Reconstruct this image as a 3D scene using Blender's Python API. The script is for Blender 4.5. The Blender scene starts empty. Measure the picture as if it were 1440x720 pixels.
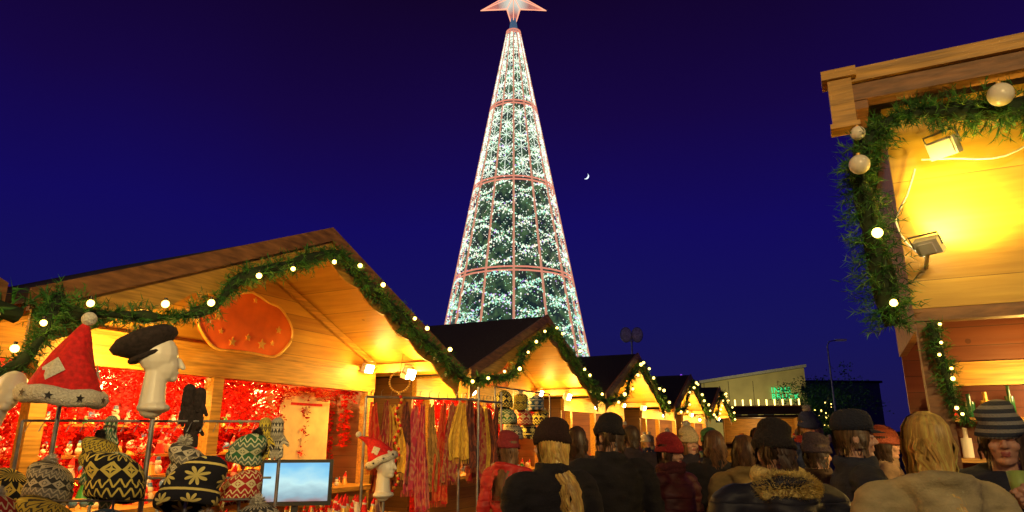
import bpy, math, random
import numpy as np
from mathutils import Vector, Matrix, noise
random.seed(7); np.random.seed(7)
sc = bpy.context.scene
COL = sc.collection
pi = math.pi

# ------------------------------------------------------------ materials
def nm(name):
    m = bpy.data.materials.new(name); m.use_nodes = True
    nt = m.node_tree
    return m, nt, nt.nodes['Principled BSDF']
def MT(nt, op, a, b=None, c=None):
    n = nt.nodes.new('ShaderNodeMath'); n.operation = op
    for i, v in enumerate((a, b, c)):
        if v is None: continue
        if isinstance(v, (int, float)): n.inputs[i].default_value = v
        else: nt.links.new(v, n.inputs[i])
    return n.outputs[0]
def noise_out(nt, scale, sc3=(1,1,1), detail=4):
    tc = nt.nodes.new('ShaderNodeTexCoord'); mp = nt.nodes.new('ShaderNodeMapping')
    mp.inputs['Scale'].default_value = sc3
    nt.links.new(tc.outputs['Object'], mp.inputs[0])
    n = nt.nodes.new('ShaderNodeTexNoise'); n.inputs['Scale'].default_value = scale
    n.inputs['Detail'].default_value = detail
    nt.links.new(mp.outputs[0], n.inputs['Vector'])
    return n.outputs['Fac']
def ramp(nt, fac, stops):
    r = nt.nodes.new('ShaderNodeValToRGB')
    e = r.color_ramp.elements
    while len(e) < len(stops): e.new(0.5)
    for i, (p, c) in enumerate(stops):
        e[i].position = p; e[i].color = (*c, 1)
    nt.links.new(fac, r.inputs[0]); return r.outputs[0]
def mixc(nt, fac, a, b, mode='MIX'):
    n = nt.nodes.new('ShaderNodeMix'); n.data_type = 'RGBA'; n.blend_type = mode
    if isinstance(fac, (int, float)): n.inputs[0].default_value = fac
    else: nt.links.new(fac, n.inputs[0])
    for i, v in ((6, a), (7, b)):
        if isinstance(v, tuple): n.inputs[i].default_value = (*v[:3], 1)
        else: nt.links.new(v, n.inputs[i])
    return n.outputs[2]
def bump(nt, b, h, s=0.4, d=0.02):
    n = nt.nodes.new('ShaderNodeBump'); n.inputs['Strength'].default_value = s
    n.inputs['Distance'].default_value = d
    nt.links.new(h, n.inputs['Height']); nt.links.new(n.outputs[0], b.inputs['Normal'])
def simple(name, col, rough=.6, metal=0, var=.35, vs=12, bmp=.25, bd=.01, sc3=(1,1,1)):
    m, nt, b = nm(name)
    f = noise_out(nt, vs, sc3)
    c1 = tuple(max(0, c*(1-var)) for c in col); c2 = tuple(min(1, c*(1+var)) for c in col)
    nt.links.new(ramp(nt, f, [(.3, c1), (.7, c2)]), b.inputs['Base Color'])
    b.inputs['Roughness'].default_value = rough; b.inputs['Metallic'].default_value = metal
    if bmp: bump(nt, b, f, bmp, bd)
    return m
def glow(name, col, s, sample=True):
    m, nt, b = nm(name)
    b.inputs['Base Color'].default_value = (*[min(1, c*.5) for c in col], 1)
    b.inputs['Emission Color'].default_value = (*col, 1); b.inputs['Emission Strength'].default_value = s
    if not sample: m.cycles.emission_sampling = 'NONE'
    return m
def plank(name, c1, c2, axis='Z', w=.14, length='X', gap=.035, rough=.55):
    m, nt, b = nm(name)
    tc = nt.nodes.new('ShaderNodeTexCoord'); sp = nt.nodes.new('ShaderNodeSeparateXYZ')
    nt.links.new(tc.outputs['Object'], sp.inputs[0])
    v = MT(nt, 'DIVIDE', sp.outputs[axis], w)
    fr = MT(nt, 'FRACT', v); fl = MT(nt, 'FLOOR', v)
    wn = nt.nodes.new('ShaderNodeTexWhiteNoise'); wn.noise_dimensions = '1D'
    nt.links.new(fl, wn.inputs['W'])
    s3 = {'X': (1, 12, 12), 'Y': (12, 1, 12), 'Z': (12, 12, 1)}[length]
    g = noise_out(nt, 1.6, s3, 6)
    g2 = noise_out(nt, 2.2, (1, 1, 1), 3)
    f = MT(nt, 'ADD', MT(nt, 'MULTIPLY', g, .65), MT(nt, 'MULTIPLY', wn.outputs[0], .25))
    f = MT(nt, 'ADD', f, MT(nt, 'MULTIPLY', g2, .2))
    col = ramp(nt, f, [(.32, c1), (.75, c2)])
    e = MT(nt, 'LESS_THAN', fr, gap)
    col = mixc(nt, MT(nt, 'MULTIPLY', e, .75), col, (c1[0]*.2, c1[1]*.2, c1[2]*.2))
    vo = nt.nodes.new('ShaderNodeTexVoronoi'); vo.inputs['Scale'].default_value = 2.3
    nt.links.new(tc.outputs['Object'], vo.inputs['Vector'])
    k = MT(nt, 'LESS_THAN', vo.outputs['Distance'], .055)
    col = mixc(nt, MT(nt, 'MULTIPLY', k, .6), col, (c1[0]*.35, c1[1]*.3, c1[2]*.3))
    nt.links.new(col, b.inputs['Base Color'])
    b.inputs['Roughness'].default_value = rough
    bump(nt, b, MT(nt, 'SUBTRACT', g, e), .35, .01)
    return m

WOODG = plank('wood_gable', (.36, .155, .018), (.62, .35, .045), 'Z', .16, 'X')
WOODS = plank('wood_soffit', (.34, .155, .018), (.58, .32, .045), 'X', .42, 'Y', .02)
WOODB = simple('wood_beam', (.46, .24, .04), .5, var=.4, vs=3, sc3=(1, 14, 14))
WOODD = simple('wood_dark_barge', (.22, .095, .03), .55, var=.45, vs=3, sc3=(2, 10, 10))
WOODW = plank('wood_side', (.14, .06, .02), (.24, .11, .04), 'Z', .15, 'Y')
WOODR = plank('wood_redbrown', (.12, .025, .012), (.19, .05, .022), 'Z', .13, 'X')
WOODK = plank('wood_kiosk_board', (.34, .18, .02), (.58, .36, .05), 'Z', .62, 'X', .006)
ROOF = simple('roof_felt', (.03, .016, .012), .9, var=.5, vs=30, bmp=.6)
METAL = simple('metal_grey', (.3, .3, .31), .4, .8)
WHITEP = simple('white_plastic', (.72, .68, .6), .45, var=.06, vs=5)
BLACKP = simple('black_plastic', (.02, .02, .022), .35, var=.2)
GREENS = [simple('needle_a', (.02, .095, .014), .6, bmp=0), simple('needle_b', (.035, .16, .02), .6, bmp=0), simple('needle_c', (.09, .23, .03), .6, bmp=0)]
TWIG = simple('garland_core', (.015, .03, .01), .9)
BULB = glow('bulb_glow', (1, .66, .12), 10)
BULBF = glow('bulb_far', (1, .66, .14), 6, False)
LAMPW = glow('lamp_face', (1, .88, .55), 30, False)
REDS = simple('sign_red', (.88, .15, .015), .4, var=.3, vs=3)
GOLD = simple('gold_paint', (.85, .5, .10), .35, .3, var=.15)
REDF = simple('red_felt', (.6, .012, .012), .85, var=.3, vs=40)
FUR = simple('white_fur', (.75, .72, .62), .95, var=.2, vs=90, bmp=1, bd=.02)
TINSEL = simple('red_tinsel', (.75, .008, .006), .25, .6, var=.5, vs=60)
TINSELG = simple('gold_tinsel', (.85, .5, .12), .22, .8, var=.4, vs=60)
REDWALL = simple('red_cloth_wall', (.55, .008, .006), .5, .1, var=.7, vs=14, bmp=1, bd=.05)

# ------------------------------------------------------------ mesh builder
class MB:
    def __init__(s): s.v = []; s.f = []; s.m = []; s.s = []
    def add(s, vs, fs, mi=0, sm=False):
        o = len(s.v); s.v.extend([tuple(v) for v in vs])
        for f in fs: s.f.append(tuple(i+o for i in f)); s.m.append(mi); s.s.append(sm)
    def box(s, c, d, mi=0, R=None):
        x, y, z = d[0]/2, d[1]/2, d[2]/2
        vs = [Vector(p) for p in ((-x,-y,-z),(x,-y,-z),(x,y,-z),(-x,y,-z),(-x,-y,z),(x,-y,z),(x,y,z),(-x,y,z))]
        if R is not None: vs = [R @ v for v in vs]
        c = Vector(c)
        s.add([v+c for v in vs], [(0,3,2,1),(4,5,6,7),(0,1,5,4),(1,2,6,5),(2,3,7,6),(3,0,4,7)], mi)
    def cyl(s, p0, p1, r0, r1=None, n=12, mi=0, sm=True):
        if r1 is None: r1 = r0
        p0, p1 = Vector(p0), Vector(p1); t = (p1-p0)
        if t.length < 1e-6: return
        t.normalize(); a = t.orthogonal().normalized(); b = t.cross(a)
        vs = []
        for p, r in ((p0, r0), (p1, r1)):
            for i in range(n):
                an = 2*pi*i/n; vs.append(p + a*(r*math.cos(an)) + b*(r*math.sin(an)))
        s.add(vs, [(i, (i+1) % n, n+(i+1) % n, n+i) for i in range(n)], mi, sm)
        s.add([vs[i] for i in range(n)][::-1], [tuple(range(n))], mi)
        s.add([vs[n+i] for i in range(n)], [tuple(range(n))], mi)
    def sph(s, c, r, mi=0, nu=12, nv=8, R=None):
        if isinstance(r, (int, float)): r = (r, r, r)
        c = Vector(c); vs = [Vector((0, 0, -r[2]))]
        for j in range(1, nv):
            ph = -pi/2+pi*j/nv
            for i in range(nu):
                th = 2*pi*i/nu
                vs.append(Vector((r[0]*math.cos(ph)*math.cos(th), r[1]*math.cos(ph)*math.sin(th), r[2]*math.sin(ph))))
        vs.append(Vector((0, 0, r[2])))
        if R is not None: vs = [R @ v for v in vs]
        vs = [v+c for v in vs]; fs = []; L = len(vs)-1
        for i in range(nu):
            fs.append((0, 1+(i+1) % nu, 1+i)); fs.append((L, L-nu+i, L-nu+(i+1) % nu))
        for j in range(nv-2):
            for i in range(nu):
                a = 1+j*nu+i; b = 1+j*nu+(i+1) % nu
                fs.append((a, b, b+nu, a+nu))
        s.add(vs, fs, mi, True)
    def tube(s, pts, r, n=8, mi=0, closed=False):
        pts = [Vector(p) for p in pts]; N = len(pts); vs = []
        up = Vector((0, 0, 1))
        for k, p in enumerate(pts):
            q0 = pts[(k-1) % N] if (closed or k > 0) else p; q1 = pts[(k+1) % N] if (closed or k < N-1) else p
            t = (q1-q0).normalized()
            a = t.cross(up) if abs(t.z) < .95 else t.cross(Vector((1, 0, 0)))
            a.normalize(); b = t.cross(a)
            rr = r[k] if isinstance(r, (list, tuple)) else r
            for i in range(n):
                an = 2*pi*i/n; vs.append(p+a*(rr*math.cos(an))+b*(rr*math.sin(an)))
        fs = []
        for k in range(N if closed else N-1):
            k2 = (k+1) % N
            for i in range(n): fs.append((k*n+i, k*n+(i+1) % n, k2*n+(i+1) % n, k2*n+i))
        s.add(vs, fs, mi, True)
    def chain(s, pts, rs, mi=0, n=14):
        for p, r in zip(pts, rs): s.sph(p, r, mi, n, 8)
        for k in range(len(pts)-1): s.cyl(pts[k], pts[k+1], rs[k], rs[k+1], n, mi)
    def prism(s, poly, d, mi=0, y0=0.0, mi_side=None):
        n = len(poly)
        s.add([(p[0], y0, p[1]) for p in poly], [tuple(range(n))], mi)
        s.add([(p[0], y0+d, p[1]) for p in poly], [tuple(range(n))[::-1]], mi)
        vs = [(p[0], y0, p[1]) for p in poly]+[(p[0], y0+d, p[1]) for p in poly]
        s.add(vs, [(i, n+i, n+(i+1) % n, (i+1) % n) for i in range(n)], mi if mi_side is None else mi_side)
    def lathe(s, prof, n=24, mi=0, c=(0, 0, 0), fn=None, sx=1, sy=1):
        vs = []
        for k, (r, z) in enumerate(prof):
            for i in range(n):
                th = 2*pi*i/n; rr = r*(fn(th, z) if fn else 1)
                vs.append((c[0]+sx*rr*math.cos(th), c[1]+sy*rr*math.sin(th), c[2]+z))
        fs = [(k*n+i, k*n+(i+1) % n, (k+1)*n+(i+1) % n, (k+1)*n+i) for k in range(len(prof)-1) for i in range(n)]
        s.add(vs, fs, mi, True)
    def mesh(s, name):
        me = bpy.data.meshes.new(name); me.from_pydata(s.v, [], s.f)
        me.polygons.foreach_set('material_index', s.m); me.polygons.foreach_set('use_smooth', s.s)
        me.update(); return me
    def obj(s, name, mats, parent=None, M=None):
        o = bpy.data.objects.new(name, s.mesh(name))
        for m in mats: o.data.materials.append(m)
        COL.objects.link(o)
        if parent: o.parent = parent
        if M is not None: o.matrix_local = M
        return o
def empty(name, M=None, parent=None):
    e = bpy.data.objects.new(name, None); COL.objects.link(e)
    if parent: e.parent = parent
    if M is not None: e.matrix_local = M
    return e
def T(x, y, z=0, rz=0): return Matrix.Translation((x, y, z)) @ Matrix.Rotation(rz, 4, 'Z')
def point(name, loc, P, col=(1, .62, .2), r=.05, parent=None):
    l = bpy.data.lights.new(name, 'POINT'); l.energy = P; l.color = col; l.shadow_soft_size = r
    o = bpy.data.objects.new(name, l); COL.objects.link(o); o.location = loc
    if parent: o.parent = parent
    return o
def spot(name, loc, tgt, P, col=(1, .7, .35), ang=120, r=.06, parent=None):
    l = bpy.data.lights.new(name, 'SPOT'); l.energy = P; l.color = col; l.shadow_soft_size = r
    l.spot_size = math.radians(ang); l.spot_blend = .6
    o = bpy.data.objects.new(name, l); COL.objects.link(o); o.location = loc
    if parent: o.parent = parent
    o.rotation_euler = (Vector(tgt)-Vector(loc)).to_track_quat('-Z', 'Y').to_euler()
    return o

# ------------------------------------------------------------ camera
cam = bpy.data.cameras.new('camera'); co = bpy.data.objects.new('camera', cam); COL.objects.link(co)
co.location = (0, 0, 1.6); co.rotation_euler = (math.radians(90+15.2), 0, 0)
cam.sensor_width = 36; cam.lens = 36*938/1440; cam.clip_end = 6000; cam.clip_start = .05
sc.camera = co
sc.view_settings.view_transform = 'Standard'; sc.view_settings.look = 'None'; sc.view_settings.exposure = 0

# ------------------------------------------------------------ world
w = bpy.data.worlds.new('World'); sc.world = w; w.use_nodes = True
nt = w.node_tree; nt.nodes.clear()
out = nt.nodes.new('ShaderNodeOutputWorld'); bg = nt.nodes.new('ShaderNodeBackground'); bg2 = nt.nodes.new('ShaderNodeBackground')
sky = nt.nodes.new('ShaderNodeTexSky'); sky.sky_type = 'NISHITA'; sky.sun_disc = False
sky.sun_elevation = math.radians(-4); sky.sun_rotation = math.radians(20)
nt.links.new(sky.outputs[0], bg.inputs[0]); bg.inputs[1].default_value = .005
tc = nt.nodes.new('ShaderNodeTexCoord'); sp = nt.nodes.new('ShaderNodeSeparateXYZ'); nt.links.new(tc.outputs['Generated'], sp.inputs[0])
nz_ = nt.nodes.new('ShaderNodeTexNoise'); nz_.inputs['Scale'].default_value = 2.2; nz_.inputs['Detail'].default_value = 2; nt.links.new(tc.outputs['Generated'], nz_.inputs['Vector'])
zz_ = MT(nt, 'ADD', sp.outputs['Z'], MT(nt, 'MULTIPLY', MT(nt, 'SUBTRACT', nz_.outputs['Fac'], .5), .10))
c = ramp(nt, zz_, [(0, (.010, .008, .07)), (.14, (.007, .006, .095)), (.30, (.0060, .003, .105)), (.45, (.0075, .002, .055)), (.62, (.006, .0012, .020))])
nt.links.new(c, bg2.inputs[0]); bg2.inputs[1].default_value = 1
ad = nt.nodes.new('ShaderNodeAddShader'); nt.links.new(bg.outputs[0], ad.inputs[0]); nt.links.new(bg2.outputs[0], ad.inputs[1])
nt.links.new(ad.outputs[0], out.inputs[0])
sl = bpy.data.lights.new('moonlight', 'SUN'); sl.energy = .02; sl.color = (.6, .7, 1); sl.angle = math.radians(.5)
so = bpy.data.objects.new('moonlight', sl); COL.objects.link(so)
so.rotation_euler = (Vector((0, 0, 0))-Vector((.11, 1, .4))).to_track_quat('-Z', 'Y').to_euler()

# ------------------------------------------------------------ ground
g, gnt, gb = nm('cobble_paving')
vo = gnt.nodes.new('ShaderNodeTexVoronoi'); vo.feature = 'DISTANCE_TO_EDGE'; vo.inputs['Scale'].default_value = 7
gtc = gnt.nodes.new('ShaderNodeTexCoord'); gnt.links.new(gtc.outputs['Object'], vo.inputs['Vector'])
gnt.links.new(ramp(gnt, vo.outputs[0], [(.02, (.02, .02, .02)), (.08, (.10, .09, .085))]), gb.inputs['Base Color'])
gb.inputs['Roughness'].default_value = .5; bump(gnt, gb, vo.outputs[0], .5, .02)
m = MB(); m.add([(-1500, -300, 0), (1500, -300, 0), (1500, 3000, 0), (-1500, 3000, 0)], [(0, 1, 2, 3)]); m.obj('ground', [g])

# ------------------------------------------------------------ garland
def smooth_path(pts, step=.06):
    pts = [Vector(p) for p in pts]; out = []
    P = [pts[0]*2-pts[1]]+pts+[pts[-1]*2-pts[-2]]
    for i in range(1, len(P)-2):
        a, b, c_, d = P[i-1], P[i], P[i+1], P[i+2]; n = max(2, int((c_-b).length/step))
        for k in range(n):
            t = k/n
            out.append(.5*((2*b)+(c_-a)*t+(2*a-5*b+4*c_-d)*t*t+(3*b-a-3*c_+d)*t**3))
    out.append(pts[-1]); return out
def garland(name, pts, rad, dens=110, bulb=.35, M=None, parent=None, needle=.055, nw=.007, bulbr=.03, bm=None, front=Vector((0, -1, 0)), per=11, seed=1):
    rnd = random.Random(seed)
    path = smooth_path(pts); m = MB()
    nb = bulb*.5; bulbs = []
    rads = [rad*(.75+.6*noise.noise(p*3.7+Vector((seed, 0, 0)))+.25*noise.noise(p*9)) for p in path]
    m.tube(path, [r*.38 for r in rads], 7, 3)
    for k in range(len(path)-1):
        p, q = path[k], path[k+1]; seg = (q-p).length; t = (q-p).normalized()
        a = t.orthogonal().normalized(); b = t.cross(a)
        cnt = dens*seg; cnt = int(cnt)+(rnd.random() < cnt % 1)
        for _ in range(cnt):
            an = rnd.random()*2*pi; o = p.lerp(q, rnd.random())
            d = (a*math.cos(an)+b*math.sin(an)+t*rnd.uniform(-.7, .7)+Vector((0, 0, -.2))).normalized()
            ln = rads[k]*rnd.uniform(.65, 1.35); mi = rnd.choice((0, 0, 1, 1, 2))
            for j in range(per):
                s_ = ln*(.3+.7*j/per); base = o+d*s_
                nd = (d*.75+Vector((rnd.uniform(-1, 1), rnd.uniform(-1, 1), rnd.uniform(-1, 1)))*.9).normalized()
                sd = nd.cross(Vector((rnd.uniform(-1, 1), rnd.uniform(-1, 1), rnd.uniform(-1, 1)))).normalized()*nw*.5
                m.add([base-sd, base+sd, base+nd*needle*rnd.uniform(.7, 1.2)], [(0, 1, 2)], mi)
        nb -= seg
        if bulb and nb < 0:
            nb += bulb*rnd.uniform(.65, 1.35)
            bulbs.append(p+front*(rads[k]*1.0)+Vector((rnd.uniform(-.3, .3), 0, rnd.uniform(-.7, .8)))*rad)
    for bpos in bulbs:
        m.sph(bpos, bulbr*rnd.uniform(.8, 1.15), 4, 8, 6); m.cyl(bpos, bpos+Vector((0, 0, bulbr*1.8)), bulbr*.5, bulbr*.5, 6, 5)
    return m.obj(name, GREENS+[TWIG, bm or BULB, BLACKP], parent, M)

# ------------------------------------------------------------ market stall
def star_poly(r, r2, n=5, rot=pi/2):
    return [((r if i % 2 == 0 else r2)*math.cos(rot+i*pi/n), (r if i % 2 == 0 else r2)*math.sin(rot+i*pi/n)) for i in range(2*n)]
def sign_board(parent, loc, s=1.0):
    m = MB(); pl = []
    for i in range(64):
        th = 2*pi*i/64; cx, sx = math.cos(th), math.sin(th)
        x = .62*math.copysign(abs(cx)**.75, cx)*(1+.05*math.cos(4*th)); z = .31*math.copysign(abs(sx)**.8, sx)*(1-.10*math.cos(4*th))
        if sx > 0: z += .10*math.exp(-(x/.2)**2)
        pl.append((x*s, z*s))
    m.prism(pl, .03, 0)
    m.tube([(p[0], -.004, p[1]) for p in pl], .015*s, 6, 1, True)
    for (x, z, r) in ((-.42, .05, .05), (.43, .02, .045), (.2, -.17, .06), (-.2, -.19, .05), (0, -.12, .04), (.35, -.14, .03), (-.36, -.1, .03), (.05, .3, .035)):
        m.prism([((x+a)*s, (z+b)*s) for a, b in star_poly(r, r*.42)], .012, 1, -.014)
    return m.obj('hanging_sign_board', [REDS, GOLD], parent, Matrix.Translation(loc))
def floodlight(name, M, parent=None, mat=None, s=1.0):
    m = MB()
    m.box((0, .02, 0), (.17*s, .07*s, .12*s), 0); m.box((0, -.022*s, 0), (.145*s, .012*s, .095*s), 1)
    m.box((0, .065*s, 0), (.10*s, .03*s, .08*s), 0)
    m.tube([(-.1*s, .03, 0), (-.1*s, .03, .1*s), (.1*s, .03, .1*s), (.1*s, .03, 0)], .008*s, 6, 2)
    return m.obj(name, [WHITEP, mat or LAMPW, METAL], parent, M)
ROT = math.atan2(.898, .439)
AMB = (1, .54, .08)
def stall(cx, cy, near=False, seed=1, light=1.0, detail=1):
    root = empty('market_stall', T(cx, cy, 0, ROT))
    rnd = random.Random(seed)
    hw, ze, zp = 2.68, 2.5, 3.66; sl = (zp-ze)/hw; dep = 3.7
    zl = lambda x: zp-abs(x)*sl
    for sg in (-1, 1):
        m = MB(); e = hw+.1; t = .07
        vs = [(0, .04, zp), (sg*e, .04, zl(e)), (sg*e, dep, zl(e)), (0, dep, zp), (0, .04, zp+t), (sg*e, .04, zl(e)+t), (sg*e, dep, zl(e)+t), (0, dep, zp+t)]
        m.add(vs, [(0, 1, 2, 3)], 0); m.add(vs, [(4, 7, 6, 5), (1, 5, 6, 2)], 1); m.add(vs, [(0, 4, 5, 1), (2, 6, 7, 3)], 2)
        m.obj('roof_slope', [WOODS, ROOF, WOODD], root)
        m = MB()
        m.prism([(0, zp+.1), (sg*(hw+.12), zl(hw+.12)+.1), (sg*(hw+.12), zl(hw+.12)-.05), (0, zp-.05)], .035, 0, -.04)
        top = [(sg*x, zl(x)-.02) for x in np.linspace(0, hw+.08, 30)]
        bot = [(sg*x, zl(x)-.23-.06*abs(math.sin(x*pi/.52))-.07*math.exp(-((x-hw)/.3)**2)) for x in np.linspace(hw+.08, 0, 60)]
        m.prism(top+bot, .022, 1, .002)
        m.obj('barge_board', [WOODD, WOODB], root)
        m = MB(); m.prism([(0, zp-.01), (sg*2.4, zl(2.4)-.01), (sg*2.4, zl(2.4)-.1), (0, zp-.1)], .05, 0, 1.14)
        m.box((sg*2.42, .62, zl(2.42)-.09), (.09, 1.1, .12), 0)
        m.obj('rafter', [WOODB], root)
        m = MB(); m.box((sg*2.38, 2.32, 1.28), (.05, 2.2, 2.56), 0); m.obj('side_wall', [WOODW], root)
    m = MB(); m.prism([(-2.35, 2.49), (2.35, 2.49), (2.35, zl(2.35)-.002), (0, zp-.002), (-2.35, zl(2.35)-.002)], .04, 0, 1.2); m.obj('gable_wall', [WOODG], root)
    m = MB(); m.box((0, 1.2, 2.34), (4.8, .12, .27), 0); m.box((0, 1.17, 2.5), (4.85, .1, .05), 0)
    for x in (-1.98, -.25, 2.3): m.box((x, 1.19, 1.1), (.13, .13, 2.2), 0)
    m.obj('post_and_beam_frame', [WOODB], root)
    m = MB(); m.box((0, 3.42, 1.6), (4.7, .05, 3.2), 0); m.obj('back_wall', [REDWALL if near or seed % 2 else WOODG], root)
    m = MB(); m.box((0, 1.1, .48), (4.5, .04, .96), 0); m.box((0, 1.3, .98), (4.6, .8, .05), 1); m.obj('counter', [WOODG, WOODB], root)
    m = MB(); n = 5200 if near else 500
    for _ in range(n):
        x = rnd.uniform(-2.3, 2.3); y = rnd.uniform(3.25, 3.38); z = rnd.uniform(.9, 2.7); s_ = .05 if near else .12
        d1 = Vector((rnd.uniform(-1, 1), rnd.uniform(-1, 1), rnd.uniform(-1, 1))).normalized(); d2 = d1.orthogonal().normalized()
        p = Vector((x, y, z)); m.add([p, p+d1*s_, p+d1*s_+d2*s_*.3, p+d2*s_*.3], [(0, 1, 2, 3)], 0 if rnd.random() < .92 else 1)
    if near:
        for k in range(34):
            x0 = -2.25+k*.137
            if k % 7 == 1: continue
            zb_ = 1.2+.5*rnd.random()
            for _ in range(300):
                z = rnd.uniform(zb_, 2.2); p = Vector((x0+rnd.uniform(-.07, .07), 1.75+.35*math.sin(k*2.1)+rnd.uniform(-.06, .06), z))
                d1 = Vector((rnd.uniform(-1, 1), rnd.uniform(-1, 1), rnd.uniform(-1, 1))).normalized(); d2 = d1.orthogonal()
                m.add([p, p+d1*.055, p+d1*.05+d2*.014, p+d2*.014], [(0, 1, 2, 3)], 0)
        for _ in range(2600):
            x = rnd.uniform(-2.2, 2.2); z = 2.2-rnd.random()**1.5*(.10+.06*math.sin(x*9)); p = Vector((x, 1.28+rnd.uniform(-.04, .04), z))
            d1 = Vector((rnd.uniform(-1, 1), rnd.uniform(-1, 1), rnd.uniform(-1, .2))).normalized(); d2 = d1.orthogonal()
            m.add([p, p+d1*.045, p+d1*.04+d2*.01, p+d2*.01], [(0, 1, 2, 3)], 0)
    m.obj('tinsel_curtain', [TINSEL, TINSELG], root)
    cols = [REDF, WHITEP, GOLD, simple('ornament_green%d' % seed, (.03, .25, .06), .3), simple('skin_paint%d' % seed, (.7, .4, .25), .5), simple('ornament_blue%d' % seed, (.08, .2, .5), .3), WOODB]
    m = MB()
    rows = ((1.85, 1.05, .20), (1.28, 1.0, .16), (2.6, 1.42, .2), (3.1, 1.75, .2), (2.4, 1.2, .2)) if near else ((1.3, 1.0, .2), (2.6, 1.5, .25))
    for (y, z, h) in rows:
        m.box((0, y, z-.02), (4.4, .26, .03), 6)
        x = -2.15
        while x < 2.15:
            hh = h*rnd.uniform(.6, 1.2); r = hh*.28; yy = y+rnd.uniform(-.06, .06); k = rnd.random(); cm = rnd.choice((0, 0, 0, 1, 2, 3))
            z0 = z-.005
            if k < .5:
                m.cyl((x, yy, z0), (x, yy, z0+hh*.55), r, r*.5, 8, cm); m.sph((x, yy, z0+hh*.62), r*.6, 4, 8, 6)
                m.cyl((x, yy, z0+hh*.7), (x+r*.3, yy, z0+hh*1.1), r*.6, .003, 8, 0); m.sph((x+r*.3, yy, z0+hh*1.1), r*.18, 1, 6, 4)
            elif k < .75:
                m.sph((x, yy, z0+r), r, 1, 8, 6); m.sph((x, yy, z0+r*2.4), r*.7, 1, 8, 6); m.cyl((x, yy, z0+r*2.9), (x, yy, z0+r*3.6), r*.5, r*.4, 8, 5)
            else:
                m.cyl((x, yy, z0), (x, yy, z0+r*.7), r*.9, r*.7, 10, 2); m.sph((x, yy, z0+r*1.5), r, rnd.choice((5, 1, 3)), 10, 7)
            x += r*2+rnd.uniform(.01, .07)
    m.obj('figurine_shelves', cols, root)
    gp = [(-2.75, -.12, 2.38), (-2.3, -.12, 2.44), (-1.8, -.12, 2.50), (-1.45, -.12, 2.66), (-1.2, -.12, 2.94), (-.65, -.12, 3.19), (-.1, -.12, 3.44), (.15, -.12, 3.44),
          (.6, -.12, 3.20), (1.1, -.12, 3.03), (1.6, -.12, 2.78), (2.1, -.12, 2.62), (2.45, -.12, 2.44), (2.85, -.12, 2.34)]
    garland('pine_garland', gp, .165 if near else .16, 180 if near else 45, .5, None, root, .055 if near else .09, .0075 if near else .016, .026 if near else .04, BULB if near else BULBF, seed=seed)
    sign_board(root, (-.05, 1.0, 2.76), 1.0)
    floodlight('floodlight', T(2.12, 1.05, 2.5, 0) @ Matrix.Rotation(math.radians(20), 4, 'X'), root)
    floodlight('floodlight', T(2.3, .5, 2.42, 0) @ Matrix.Rotation(math.radians(20), 4, 'X'), root, s=1.2)
    if near:
        point('floodlight_lamp', (2.1, .9, 2.47), 32*light, AMB, .06, root)
        point('floodlight_lamp', (2.3, .40, 2.36), 76*light, AMB, .06, root)
        point('pendant_lamp', (-1.5, .65, 2.2), 98*light, AMB, .06, root)
        point('interior_lamp', (-1.1, 2.3, 2.45), 165*light, (1, .50, .13), .1, root)
        point('interior_lamp', (1.1, 2.3, 2.45), 165*light, (1, .50, .13), .1, root)
    else:
        point('floodlight_lamp', (1.6, .40, 2.36), 90*light, AMB, .08, root)
        point('pendant_lamp', (-1.5, .65, 2.2), 80*light, AMB, .06, root)
        point('interior_lamp', (0, 2.3, 2.45), 160*light, (1, .60, .2), .1, root)
    m = MB(); m.sph((-1.5, .65, 2.3), .045, 0, 12, 8); m.cyl((-1.5, .65, 2.34), (-1.5, .65, 2.42), .02, .02, 8, 1); m.tube([(-1.5, .65, 2.42), (-1.45, .9, 2.6), (-1.4, 1.15, 2.55)], .006, 5, 1); m.obj('pendant_bulb', [LAMPW, BLACKP], root)
    return root
s1 = stall(-1.94, 6.8, True, 1)
s0 = stall(-1.94-.439*5.75, 6.8-.898*5.75, False, 3, .5)
s2 = stall(.62, 12.02, True, 2, 1.0)
s3 = stall(3.3, 17.7, False, 5, 1.3)
s4 = stall(6.3, 23.9, False, 4, 1.3)
s5 = stall(9.1, 29.8, False, 7, 1.3)
m = MB(); m.box((1.35, 1.40, 1.75), (.85, .03, .85), 0); m.box((1.35, 1.38, 2.0), (.55, .01, .03), 1)
m.obj('price_banner', [simple('banner_cloth', (.8, .64, .34), .8, var=.15, vs=6), REDF], s1)
garland('pine_garland', [(-3.05, 4.4, 2.50), (-2.93, 4.2, 2.40), (-2.88, 4.1, 2.26), (-2.90, 4.04, 2.10), (-2.98, 3.98, 1.97), (-3.08, 3.9, 1.90)], .14, 220, .3, None, None, .055, .0065, .022, front=Vector((.5, -.85, 0)), seed=17)

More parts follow.
